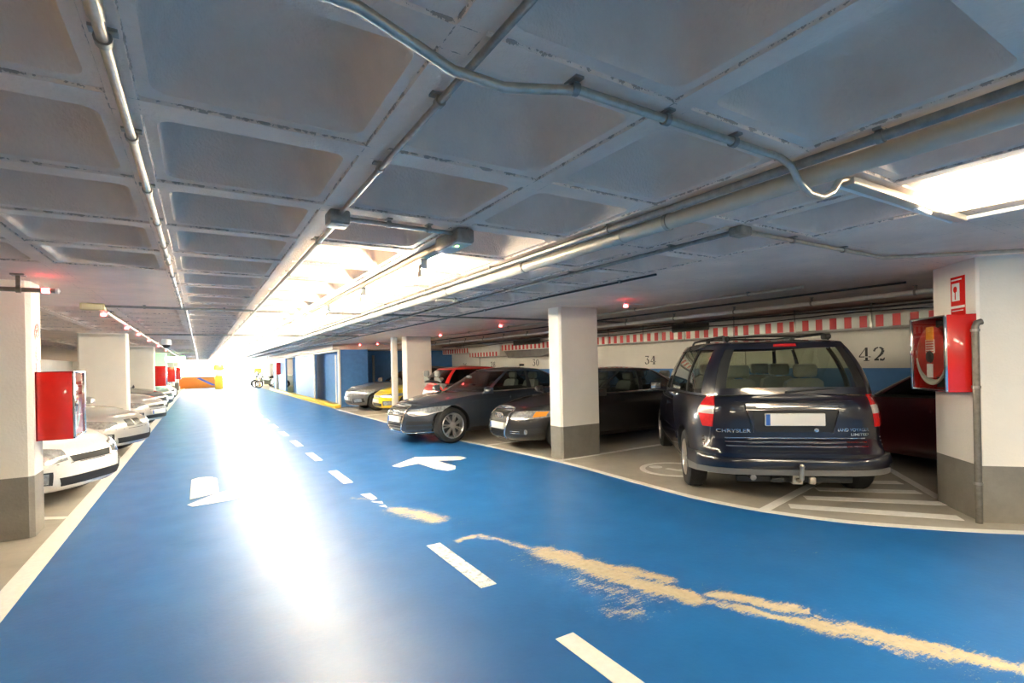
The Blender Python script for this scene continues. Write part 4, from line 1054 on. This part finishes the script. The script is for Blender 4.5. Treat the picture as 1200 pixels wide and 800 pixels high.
def add_common(c, belt_z, doors, handles_x, handle_z, sill=True):
    sh = c.sh
    for x in doors:
        zb = interp(sh.sill, x)+.09; c.line('door_gap', [(x, zb), (x-.0, belt_z)], 'l', .007, horiz=False)
    c.handles(handles_x, handle_z)
    xa, xb = sh.wheels[0]-sh.R-.09, sh.wheels[1]+sh.R+.09
    if sill: c.patch('sill', M['black'], [(xa, .205), (xb, .205)], [(xa, .27), (xb, .27)], 'l', -.01, .006, 1, mirror=True, sub=6)

def make_A():   # dark blue saloon with big alloy wheels
    sh = sedan_shape(4.76, 1.87, .335, .77, 2.91, .70, .93, 1.405, cols=60, n=4.2)
    p, a = at_nose((3.215, 9.655), 187.0, 4.76)
    c = Car('saloon_car', 'dark blue saloon with many-spoked alloy wheels, nose over the white line by the bent arrow', 'car', p, a, sh, M['pa'], 'saloons on the right of the lane')
    c.glasshouse([.80, .10, .02, -.62, -.70], ['p', 'g', 'b', 'g', 'g', 'p'], M['glass'], trim=M['chrome'], seat=M['leather'], interior=(.35, -.75))
    c.wheels('double7', 0, .245)
    saloon_front(c, .235, .70, .34, 0, 0, .47)
    c.patch('headlight', M['lamp'], [(.40, .58), (.55, .55), (.70, .575), (.80, .635)], [(.40, .645), (.55, .665), (.70, .70), (.82, .715)], 'f', -.01, .008, 4, mirror=True)
    c.patch('daytime_light', M['clearlens'], [(.42, .565), (.55, .535), (.70, .555), (.80, .615)], [(.42, .58), (.55, .55), (.70, .575), (.80, .635)], 'f', -.01, .012, 1, mirror=True)
    for z, mt in ((.42, M['black']), (.33, M['black'])):
        c.patch('air_intake', mt, [(.40, z-.045), (.60, z-.04), (.78, z-.02)], [(.42, z+.02), (.60, z+.03), (.78, z+.02)], 'f', -.01, .004, 2, mirror=True)
    c.patch('splitter', M['chrome'], [(-.80, .235), (-.4, .215), (.4, .215), (.80, .235)], [(-.80, .25), (-.4, .23), (.4, .23), (.80, .25)], 'f', -.01, .016, 1)
    add_common(c, .90, (.98, -.12, -1.12), (.12, -.95), .80)
    c.line('shoulder_crease', [(1.9, .70), (.9, .79), (-.3, .815), (-1.9, .80)], 'l', .006, M['pa'], o2=.004)
    c.mirrors(.86, .97, None, .90)
    c.patch('hood_gap', M['black'], [(2.25, .45), (1.2, .72)], [(2.25, .457), (1.2, .727)], 't', -.01, .0015, 1, mirror=True)
    m = MB(); m.box((-1.75+.9, 0, 1.452), (.14, .035, .05), .015); m.build('antenna', M['black'], c.root)
    m = MB(); m.box((.63, .0, 1.22), (.02, .2, .06), .01); m.build('rear_view_mirror', M['black'], c.root)
    tail_common(c, .80)
    return c
def tail_common(c, z, mat=None, y0=.5, y1=.86, h=.08):
    c.patch('tail_light', mat or M['redlens'], [(y0, z-h), (y1, z-h)], [(y0, z+h), (y1, z+h)], 'b', -.01, .008, 3, mirror=True)
    c.plate(0, z-.08, 'b')
def make_B():   # black saloon behind the pillar
    sh = sedan_shape(4.58, 1.77, .315, .86, 2.64, .70, .92, 1.38, cols=56, n=4.4)
    p, a = at_nose((4.42, 7.72), 178.5, 4.58)
    c = Car('saloon_car', 'black saloon with a chrome framed grille, half hidden by the middle pillar', 'car', p, a, sh, M['pb'], 'saloons on the right of the lane')
    c.glasshouse([.82, .13, .05, -.60, -.68], ['p', 'g', 'b', 'g', 'g', 'p'], M['glass'], trim=M['chrome'])
    c.wheels('double7', 0, .225)
    saloon_front(c, .225, .70, .31, 0, 0, .43, bars=8, horizontal=False)
    c.patch('headlight', M['lamp'], [(.36, .555), (.55, .55), (.70, .57), (.80, .60)], [(.37, .67), (.55, .685), (.70, .69), (.81, .685)], 'f', -.01, .008, 4, mirror=True)
    c.patch('indicator', M['amber'], [(.66, .585), (.745, .60)], [(.66, .67), (.745, .675)], 'f', -.01, .012, 2, mirror=True)
    c.patch('air_intake', M['black'], [(.37, .30), (.60, .31), (.74, .33)], [(.37, .37), (.60, .39), (.74, .40)], 'f', -.01, .004, 2, mirror=True)
    for sg in (1, -1):
        h, n = c.ray((5, .60*sg, .345), (-1, 0, 0)); m = MB(); m.lathe([(0, .016), (.035, .012), (.045, 0), (.045, -.02)], 18, 'x', (h.x, .60*sg, .345)); m.build('fog_lamp', M['lamp'], c.root)
    for z in (.325, .355): c.patch('intake_bar', M['chrome'], [(.38, z-.003), (.54, z-.003)], [(.38, z+.003), (.54, z+.003)], 'f', -.01, .012, 1, mirror=True)
    add_common(c, .89, (.88, -.18, -1.1), (.05, -.98), .79)
    c.line('belt_strip', [(.9, .905), (-.3, .915), (-1.5, .90)], 'l', .012, M['chrome'], o2=.006)
    c.mirrors(.80, .96, None, .86); tail_common(c, .80)
    return c

def make_van():
    L, W = 4.75, 2.0; x = L/2
    sh = CarShape(L=L, W=W, R=.335, tw=.215, n=6.4, cols=60, taper=.16, rtaper=.0, crown=.04, wheels=(1.32, -1.50),
        sill=[(-x, .41), (-x+.25, .36), (-1.0, .23), (.5, .22), (x, .24)],
        shoulder=[(-x, 1.09), (-x+.3, 1.085), (-1, 1.06), (.4, 1.02), (1.3, .98), (1.9, .86), (2.2, .78), (x, .70)],
        nose=[(0, .12), (.12, .03), (.35, 0), (.6, .03), (.8, .08), (.9, .14), (1, .32)],
        tail=[(0, .03), (.06, .0), (.26, .0), (.30, .05), (.34, .085), (.7, .095), (.9, .115), (1, .15)],
        side=[(0, .90), (.12, .965), (.3, .995), (.5, 1.), (.75, .98), (.9, .955), (1, .92)],
        g=dict(n=6.5, f0=1.42, f1=.55, r0=-x+.17, r1=-x+.36, fb=.05, rb=.02, xm=-.7, xm1=-.7, b0=W/2*.90, b1=W/2*.675, bb=.045, zt=1.675, xa=-.4, arc=.022, rc=.055))
    a = math.radians(48); fd = Vector((math.cos(a), math.sin(a))); ax = Vector((5.66, 3.50)); ctr = ax+fd*1.50
    c = Car('minivan', 'dark navy minivan seen from behind, parked askew with its tow bar towards the lane', 'car', (ctr.x, ctr.y), a, sh, M['pv'])
    c.glasshouse([.86, .45, .40, -.40, -.46, -.955], ['p', 'g', 'b', 'g', 'b', 'g', 'p'], M['vglass'], uf=.90, ur=.93, tf=.89, tb=.04, rear_tb=.13, rear_glass=M['vglass'], interior=(.30, -.55, -1.45))
    # blacked band framing the rear glass
    B = sh
    thr = B.gth_u(.93, False); thi = B.gth_u(.70, False)
    for mir in (False, True):
        m = MB(); B.gpatch(m, thr, thi, .13, .90, -.003, .004, 6, 8, mir); m.build('glass_border', M['black'], c.root)
    c.wheels('cover', 0, .215, M['alloy'])
    zs = 1.0
    # tail lights wrap the rear corners: red, clear reversing lens, red
    def corner(mb, za, zb, mir, o2=.014):
        sg = -1 if mir else 1; G, N = [], []
        for i in range(6):
            z = za+(zb-za)*i/5; r, rn = [], []
            u0 = .775+max(0, z-1.0)*.25; t0 = PI-math.asin(u0**(sh.n/2)); t1 = math.acos(-(.89+.04*abs(z-.95)/.16)**(sh.n/2))
            for j in range(13):
                th = t0+(t1-t0)*j/12
                def pos(th_, z_):
                    p = sh.bP(th_, .5); t = (z_-interp(sh.sill, p.x))/(interp(sh.shoulder, p.x)-interp(sh.sill, p.x)); p = sh.bP(th_, min(1., t)); p.z = z_; p.y *= sg; return p
                p = pos(th, z); d = pos(th+.01, z)-pos(th-.01, z); e = pos(th, z+.01)-pos(th, z-.01); nn = d.cross(e).normalized()*-sg
                if nn.x > 0 and nn.y*sg < 0: nn = -nn
                if nn.dot(Vector((-1, sg*.8, 0))) < 0: nn = -nn
                r.append(p); rn.append(nn)
            G.append(r); N.append(rn)
        return mb.slab(G, N, -.01, o2)
    for mir in (False, True):
        base = None
        for nm, mt, za, zb in (('tail_light', M['redlens'], 1.0, 1.105), ('reversing_light', M['clearlens'], .915, 1.0), ('brake_light', M['redlens'], .785, .915)):
            o = corner(MB(), za, zb, mir).build(nm, mt, base or c.root, 50)
            if base is None: base = o
    # number plate recess, handle bar, plate
    r = c.patch('plate_recess', M['black'], [(-.36, .735), (.36, .735)], [(-.40, .955), (.40, .955)], 'b', -.01, .004, 3)[0]
    c.patch('recess_edge', M['pv'], [(.36, .73), (.41, .95)], [(.39, .73), (.445, .95)], 'b', -.01, .022, 2, mirror=True)
    c.patch('handle_bar', M['pv'], [(-.46, .955), (.46, .955)], [(-.46, 1.02), (.46, 1.02)], 'b', -.01, .035, 3)
    c.patch('handle_bar_trim', M['chrome'], [(-.40, .985), (.36, .985)], [(-.40, .993), (.36, .993)], 'b', -.01, .038, 1)
    c.plate(-.0, .865, 'b', .56, .125, o=.025)
    h, n = c.ray((-5, -.21, .755), (1, 0, 0)); m = MB(); m.lathe([(0, -.012), (.018, -.010), (.026, 0)], 16, 'x', (h.x-.004, -.21, .755)); m.build('lock', M['chrome'], c.root)
    # three fine bright strips across the tailgate
    for z in (.672, .635, .598): c.patch('bright_strip', M['chrome'], [(-.86, z-.005), (.86, z-.005)], [(-.86, z+.005), (.86, z+.005)], 'b', -.01, .006, 1, sub=8)
    c.patch('tailgate_gap', M['black'], [(-.84, .555), (.84, .555)], [(-.84, .563), (.84, .563)], 'b', -.01, .002, 1)
    for sg in (1, -1): c.patch('tailgate_gap', M['black'], [(.80*sg-.004, .56), (.79*sg-.004, 1.07)], [(.80*sg+.004, .56), (.79*sg+.004, 1.07)], 'b', -.01, .002, 1)
    c.patch('tailgate_crease', M['pv'], [(-.80, 1.045), (.80, 1.045)], [(-.80, 1.065), (.80, 1.065)], 'b', -.01, .012, 1)
    # bumper: step pad on top, grey skirt below
    m = MB()
    prof = [(-.03, .30), (-.075, .36), (-.085, .46), (-.07, .535), (-.02, .555), (.10, .558), (.10, .30)]
    def sweep(mm, prof, s0=1.0):
        path = []
        for k in range(41):
            u = -1+2*k/40; y = u*.935; xx = -L/2+.035+.24*abs(u)**5
            path.append((xx, y))
        for y0 in (-.955, .955): pass
        vs = []; npf = len(prof)
        for xx, y in path:
            for px_, pz in prof: vs.append((xx+px_, y, pz))
        fs = [(i*npf+j, i*npf+(j+1) % npf, (i+1)*npf+(j+1) % npf, (i+1)*npf+j) for i in range(40) for j in range(npf)]
        fs += [list(range(npf)), list(range(40*npf, 41*npf))]
        mm.add(vs, fs)
    sweep(m, [(-.045, .375), (-.075, .42), (-.068, .475), (-.045, .50), (.12, .503), (.12, .375)])
    bm_ = m.build('bumper', M['pv'], c.root, 50)
    m = MB(); sweep(m, [(-.04, .5), (-.035, .512), (.03, .513), (.03, .5)]); m.build('step_pad', M['dgrey'], bm_, 40)
    m = MB(); sweep(m, [(.0, .305), (-.038, .315), (-.048, .374), (.12, .374), (.12, .305)]); m.build('bumper_skirt', M['mgrey'], bm_, 40)
    for sg in (1, -1):     # bumper corners run forward to the wheel arch
        m = MB(); m.hull([(-2.12+a, sg*b, z) for a, b, z in ((-.0, .935, .375), (-.0, .935, .50), (.22, .985, .375), (.24, .985, .51), (0, .80, .375), (0, .80, .50), (.22, .8, .375), (.22, .8, .51))]); m.build('bumper_corner', M['pv'], bm_, 40)
        m = MB(); m.hull([(-2.14+a, sg*b, z) for a, b, z in ((-.0, .93, .31), (-.0, .935, .375), (.25, .98, .29), (.27, .985, .375), (0, .8, .31), (0, .8, .375), (.25, .8, .29), (.25, .8, .375))]); m.build('skirt_corner', M['mgrey'], bm_, 40)
    # tow bar, exhaust, under-tray
    m = MB(); m.tube([(-2.1, 0, .26), (-2.40, 0, .27), (-2.46, 0, .30), (-2.47, 0, .40)], .022, 10); m.lathe([(0, .047), (.018, .043), (.025, .022), (.018, 0), (.0, -.002)], 14, 'z', (-2.47, 0, .40)); m.box((-2.30, 0, .27), (.10, .10, .10), .01); m.box((-2.38, -.12, .27), (.05, .06, .07), .01); m.build('tow_bar', M['steel'], c.root)
    m = MB(); m.box((-2.2, 0, .25), (.07, 1.1, .07), .01); m.box((-2.3, .18, .255), (.06, .12, .05), .01); m.build('tow_beam', M['black'], c.root)
    m = MB(); m.tube([(-1.6, .42, .27), (-2.36, .42, .285)], .03, 12); m.build('exhaust', M['dsteel'], c.root)
    m = MB(); m.box((-.2, 0, .26), (3.2, 1.3, .08), .03); m.build('under_tray', M['black'], c.root)
    # top brake light, wiper, rails
    m = MB()
    B.gpatch(m, B.gth_u(.16, False), 2*PI-B.gth_u(.16, False), .925, .975, .004, .016, 8, 2); m.build('high_brake_light', M['redlens'], c.root)
    m = MB(); hx = B.gP(PI, .16).x
    m.tube([(hx-.02, .04, 1.135), (hx-.03, -.02, 1.145), (hx-.012, -.42, 1.175)], [.014, .01, .006], 8); m.lathe([(0, -.02), (.02, -.015), (.024, .01)], 12, 'x', (hx-.01, .04, 1.135)); m.build('rear_wiper', M['black'], c.root)
    for sg in (1, -1):
        m = MB(); yy = .52*sg; m.tube([(-1.80, yy, 1.69), (-1.74, yy, 1.735), (-1.6, yy, 1.752), (.3, yy*1.0, 1.752), (.45, yy, 1.73), (.55, yy, 1.66)], .015, 8)
        m.box((-1.74, yy, 1.718), (.16, .06, .06), .02); m.box((-.7, yy, 1.722), (.1, .04, .08), .015); m.build('roof_rail', M['black'], c.root)
    for xx in (-1.0, -.1):
        m = MB(); m.tube([(xx, -.52, 1.752), (xx, 0, 1.767), (xx, .52, 1.752)], .011, 8); m.build('roof_crossbar', M['black'], c.root)
    # letters on the tailgate
    for s_, y, z, sz in (('CHRYSLER', .58, .745, .048), ('GRAND VOYAGER', -.53, .757, .042), ('LIMITED', -.61, .710, .036)):
        vs, fs = text_mesh(s_, sz, .002, .0008); h, n = c.ray((-5, y, z), (1, 0, 0)); m = MB()
        wd = max(v[0] for v in vs)-min(v[0] for v in vs); k = (.33 if s_[0] == 'C' else .34 if s_[0] == 'G' else .17)/wd
        hit = lambda v: (c.ray((-5, y-v[0]*k, z+v[1]), (1, 0, 0))[0] or h).x
        m.add([(hit(v)-.008-v[2], y-v[0]*k, z+v[1]) for v in vs], fs); m.build('model_lettering', M['chrome'], c.root, 0)
    for sg in (1, -1):
        pass
    add_common(c, 1.0, (1.0, .12, -1.2), (.0,), .88, True)
    c.mirrors(1.02, 1.07, None, .93)
    c.patch('side_moulding', M['pv'], [(.95, .5), (-1.1, .5)], [(.95, .58), (-1.1, .58)], 'l', -.01, .016, 2, mirror=True)
    c.patch('headlight', M['lamp'], [(.45, .60), (.80, .64)], [(.45, .72), (.84, .76)], 'f', -.01, .008, 3, mirror=True)
    c.patch('grille', M['black'], [(-.4, .56), (.4, .56)], [(-.4, .70), (.4, .70)], 'f', -.01, .008, 3)
    return c

def simple_car(name, label, nose, hd, paint, L=4.2, W=1.72, hatch=True, roof=1.42, belt=.92, zhood=.72, group=None, glass=None, style='five', lampw=(.38, .56, .72, .80), lz=(.56, .68), amber=False, mask=False, plate=True, fog=True, twin=False, n=4.3):
    sh = sedan_shape(L, W, .305, .82, L*.59, zhood, belt, roof, hatch=hatch, cols=44, n=n)
    p, a = at_nose(nose, hd, L)
    c = Car(name, label, 'car', p, a, sh, paint, group)
    c.glasshouse([.82, .12, .04, -.62, -.70] if not hatch else [.82, .08, .0, -.80], ['p', 'g', 'b', 'g', 'g', 'p'] if not hatch else ['p', 'g', 'b', 'g', 'p'], glass or M['dglass'])
    c.wheels(style, 0, .20)
    a0, a1, a2, a3 = [v*W/1.76 for v in lampw]; z0, z1 = lz
    c.patch('headlight', M['lamp'], [(a0, z0+.01), (a1, z0-.015), (a2, z0+.01), (a3, z0+.05)], [(a0, z1-.035), (a1, z1), (a2, z1+.02), (a3, z1+.02)], 'f', -.01, .008, 4, mirror=True)
    if amber: c.patch('indicator', M['amber'], [(a2-.03, z0+.01), (a3, z0+.05)], [(a2-.03, z1), (a3, z1+.01)], 'f', -.01, .013, 2, mirror=True)
    if twin:
        for sg in (1, -1): c.patch('grille', M['black'], [(.03*sg, z0), (.2*sg, z0)], [(.03*sg, z1-.01), (.17*sg, z1-.01)], 'f', -.01, .01, 3)
    else: c.patch('grille', M['black'], [(-a0*.8, z0-.02), (a0*.8, z0-.02)], [(-a0*.9, z0+.05), (a0*.9, z0+.05)], 'f', -.01, .006, 2)
    c.patch('air_intake', M['black'], [(-.40, .26), (.40, .26)], [(-.42, .35), (.42, .35)], 'f', -.01, .012, 4)
    if fog: c.patch('fog_recess', M['black'], [(.47, .285), (.69, .305)], [(.47, .425), (.69, .435)], 'f', -.01, .008, 4, mirror=True)
    if fog: c.patch('fog_lamp', M['lamp'], [(.50, .30), (.66, .32)], [(.50, .41), (.66, .42)], 'f', -.01, .014, 3, mirror=True)
    c.line('bumper_gap', [(-.72, .50), (0, .49), (.72, .50)], 'f', .007, mirror=False)
    c.patch('hood_gap', M['black'], [(L/2-.18, W*.36), (L/2-1.2, W*.40)], [(L/2-.18, W*.36+.007), (L/2-1.2, W*.40+.007)], 't', -.01, .0015, 1, mirror=True)
    if plate: c.plate(0, .42, 'f', o=.018)
    add_common(c, belt-.03, (.55, -.5) if hatch else (.7, -.25, -1.1), (-.2,) if hatch else (-.02, -.95), .79, False)
    c.mirrors(.62 if hatch else .7, belt+.05, None, W/2-.02)
    tail_common(c, .78)
    return c

M['pa'] = paint('dark_blue_car_paint', (.022, .031, .046)); M['pb'] = paint('black_car_paint', (.012, .011, .011)); M['pv'] = paint('navy_car_paint', (.0035, .004, .013))
M['dgrey'] = pbr('step_pad_plastic', (.09, .085, .08), .6, bump=.3, bscale=200); M['mgrey'] = pbr('grey_bumper_plastic', (.16, .155, .15), .5)
M['pr'] = paint('red_car_paint', (.62, .02, .015)); M['py'] = paint('yellow_car_paint', (.82, .58, .02)); M['pg'] = paint('grey_car_paint', (.13, .125, .125))
M['pw'] = paint('white_car_paint', (.80, .79, .76)); M['ps'] = pbr('silver_car_paint', (.55, .54, .52), .32, .6, coat=1.); M['pm'] = paint('maroon_car_paint', (.10, .012, .02)); M['pk'] = paint('charcoal_car_paint', (.05, .05, .055)); M['pgr'] = paint('green_grey_car_paint', (.18, .24, .20))
make_A(); make_B(); make_van()
simple_car('hatchback_car', 'bright red hatchback behind the dark blue saloon, its tailgate towards the lane', (8.95, 12.2), 0, M['pr'], 4.05, 1.70, True, 1.45, .98, .80, glass=M['dglass'])
simple_car('sports_car', 'yellow car whose nose shows left of the far right pillar', (4.65, 15.75), 180, M['py'], 4.1, 1.72, True, 1.38, .90, .70, lz=(.54, .64))
simple_car('grey_car', 'grey car parked against the blue corner beyond the yellow car', (4.25, 17.75), 181, M['pg'], 4.2, 1.70, True, 1.46, .95, .76, lz=(.56, .70))
simple_car('maroon_car', 'dark maroon car half hidden by the red hose cabinet and the minivan', (9.12, 4.8), 75, M['pm'], 4.3, 1.76, True, 1.45, .95, .76)
LG = 'cars parked along the left side'
simple_car('white_car', 'white hatchback nosing out beside the nearest left pillar', (-1.08, 7.68), -30, M['pw'], 4.0, 1.68, True, 1.44, .90, .70, LG, lampw=(.34, .52, .70, .80), lz=(.52, .68), plate=False)
simple_car('silver_saloon', 'silver saloon with amber indicators between the first two left pillars', (-1.0, 11.45), -28, M['ps'], 4.45, 1.74, False, 1.38, .89, .68, LG, amber=True, twin=True, lz=(.53, .65), plate=False)
simple_car('silver_car', 'silver car just beyond the second left pillar', (-.98, 16.6), -28, M['ps'], 4.2, 1.72, True, 1.42, .90, .72, LG, glass=M['dglass'])
simple_car('grey_green_car', 'dull dark grey car under the second red cabinet on the left', (-1.12, 20.6), -28, M['pk'], 4.3, 1.74, True, 1.44, .92, .74, LG)
simple_car('pale_car', 'pale green grey car farther along the left row', (-1.1, 24.2), -28, M['pgr'], 4.2, 1.72, True, 1.46, .93, .75, LG)
simple_car('far_white_car', 'far white car before the motorcycle at the end of the left row', (-1.15, 28.3), -28, M['pw'], 4.2, 1.72, True, 1.46, .93, .75, LG)
simple_car('far_white_hatchback', 'white hatchback parked beyond the blue block near the motorcycles', (4.5, 41.6), 180, M['pw'], 4.1, 1.72, True, 1.46, .93, .75)

# ------------------------------------------------------------------ motorcycles and the far end
def motorcycle(x, y, rz, label, col):
    t = thing('motorcycle', label, 'motorcycle', (x, y, 0), rz, 'motorcycles')
    for wx in (.68, -.66):
        m = MB(); m.lathe([(.22, -.05), (.28, -.055), (.305, -.02), (.305, .02), (.28, .055), (.22, .05)], 24, 'y', (wx, 0, .305), True); w = m.build('wheel', M['rubber'], t)
        m = MB(); m.lathe([(.225, -.03), (.225, .03), (.2, .02), (.2, -.02)], 24, 'y', (wx, 0, .305), True); m.lathe([(0, -.06), (.05, -.06), (.05, .06), (0, .06)], 12, 'y', (wx, 0, .305))
        for k in range(5):
            a = 2*PI*k/5; m.tube([(wx, 0, .305), (wx+.21*math.cos(a), 0, .305+.21*math.sin(a))], .014, 6)
        m.build('rim', M['alloy'], w)
    m = MB(); m.hull([(a, sg*b, z) for sg in (1, -1) for a, b, z in ((.45, .06, .80), (.40, .15, .66), (.1, .17, .62), (-.05, .10, .82), (.25, .10, .92), (.0, .12, .56))]); m.build('tank', col, t)
    m = MB(); m.hull([(a, sg*b, z) for sg in (1, -1) for a, b, z in ((0, .10, .76), (-.5, .13, .82), (-.8, .07, .90), (-.75, .06, .82), (0, .12, .70))]); m.build('seat', M['black'], t)
    m = MB(); m.hull([(a, sg*b, z) for sg in (1, -1) for a, b, z in ((.35, .14, .58), (.35, .12, .28), (-.2, .14, .28), (-.2, .15, .58))]); m.build('engine', M['dsteel'], t)
    m = MB()
    for sg in (1, -1): m.tube([(.68, sg*.08, .305), (.46, sg*.08, .98)], .022, 8); m.tube([(-.66, sg*.07, .305), (-.1, sg*.09, .45)], .022, 8)
    m.build('fork', M['steel'], t)
    m = MB(); m.tube([(.36, -.36, 1.04), (.44, -.2, 1.02), (.46, 0, .98), (.44, .2, 1.02), (.36, .36, 1.04)], .014, 8); m.build('handlebar', M['black'], t)
    m = MB(); m.hull([(a, sg*b, z) for sg in (1, -1) for a, b, z in ((.62, .12, .98), (.70, .09, .82), (.5, .16, .80), (.48, .14, 1.0), (.46, .10, 1.2))]); m.build('fairing', col, t)
    m = MB(); m.lathe([(0, .02), (.07, .015), (.08, -.02)], 14, 'x', (.67, 0, .9)); m.build('headlight', M['lamp'], t)
    m = MB()
    for sg in (1, -1): m.tube([(.46, sg*.2, 1.02), (.44, sg*.3, 1.16)], .008, 6); m.box((.43, sg*.31, 1.19), (.02, .12, .07), .01)
    m.build('mirror', M['black'], t)
motorcycle(4.5, 43.6, math.radians(185), 'white motorcycle next to the far white hatchback on the right', M['pw'])
motorcycle(4.4, 45.0, math.radians(178), 'black motorcycle between the white and the green ones on the right', M['pk'])
motorcycle(4.4, 46.4, math.radians(183), 'dark green motorcycle on the right, nearest the exit of the three', pbr('green_tank', (.02, .12, .07), .3))
motorcycle(-1.95, 31.9, math.radians(-28), 'black and white motorcycle ending the left row of cars', M['pw'])
motorcycle(-1.95, 33.6, math.radians(-28), 'dark motorcycle beyond the black and white one on the left', M['pk'])
t = thing('barrier_counter', 'orange counter with a blue stripe below the bright shop window at the far end', 'counter', (-.1, 49.3, 0))
m = MB(); m.box((0, 0, .45), (2.6, .5, .9), .03); m.build('counter', M['oranget'], t)
m = MB(); m.prism([(-.2, .84), (.1, .84), (1.2, .2), (.9, .2)], .252, .26, lambda u, v, z: (u, -z, v)); m.build('stripe', pbr('violet_blue_stripe', (.13, .15, .55), .5), t, 0)
m = MB(); m.box((0, -.02, .92), (2.7, .6, .05), .015); m.build('counter_top', M['yline'], t)
m = MB(); m.hull([(-1.3, y, z) for y in (-.25, .25) for z in (.2, 1.05)]+[(-1.75, y, .62) for y in (-.1, .1)]); m.build('pointed_end', M['oranget'], t)
t = thing('ticket_machine', 'yellow and lime ticket machine standing left of the bright exit', 'ticket machine', (1.22, 45.2, 0))
m = MB(); m.box((0, 0, .5), (.55, .5, 1.0), .04); m.build('base', pbr('machine_yellow', (.85, .55, .05), .4), t)
m = MB(); m.box((0, 0, 1.22), (.5, .45, .45), .05); m.box((0, -.23, 1.22), (.3, .02, .2), .005); m.build('display_head', M['white'], t)
m = MB(); m.lathe([(0, 1.45), (.36, 1.45), (.38, 1.6), (.30, 1.85), (0, 1.9)], 20, 'z'); m.build('cap', M['yellowgreen'], t)
t = thing('yellow_post_box', 'yellow cabinet standing right of the bright exit', 'cabinet', (4.15, 48.2, 0))
m = MB(); m.box((0, 0, .75), (.55, .5, 1.5), .03); m.build('body', pbr('cabinet_yellow', (.85, .62, .08), .45), t); m = MB(); m.box((0, -.26, .8), (.45, .02, 1.2), .005); m.build('door', pbr('cabinet_door_yellow', (.9, .70, .12), .4), t)
# ------------------------------------------------------------------ light: daylight through the exit, lamps above
w = bpy.data.worlds.new('world'); S.world = w; w.use_nodes = True
bg = w.node_tree.nodes['Background']; bg.inputs['Color'].default_value = (.96, .98, 1., 1); bg.inputs['Strength'].default_value = 12.5
la = bpy.data.lights.new('exit_portal', 'AREA'); la.shape = 'RECTANGLE'; la.size = 2.25; la.size_y = 2.6; la.cycles.is_portal = True
lo = bpy.data.objects.new('exit_portal', la); COL.objects.link(lo); lo.location = (2.78, 50.72, 1.25); lo.rotation_euler = (math.radians(-90), 0, 0)
v = S.view_settings; v.view_transform = 'Standard'; v.look = 'None'; v.exposure = 3.38; v.gamma = 1.; v.use_curve_mapping = False
S.cycles.use_denoising = True; S.cycles.max_bounces = 10; S.cycles.diffuse_bounces = 5; S.cycles.glossy_bounces = 4; S.cycles.transparent_max_bounces = 12
S.cycles.sample_clamp_indirect = 12.
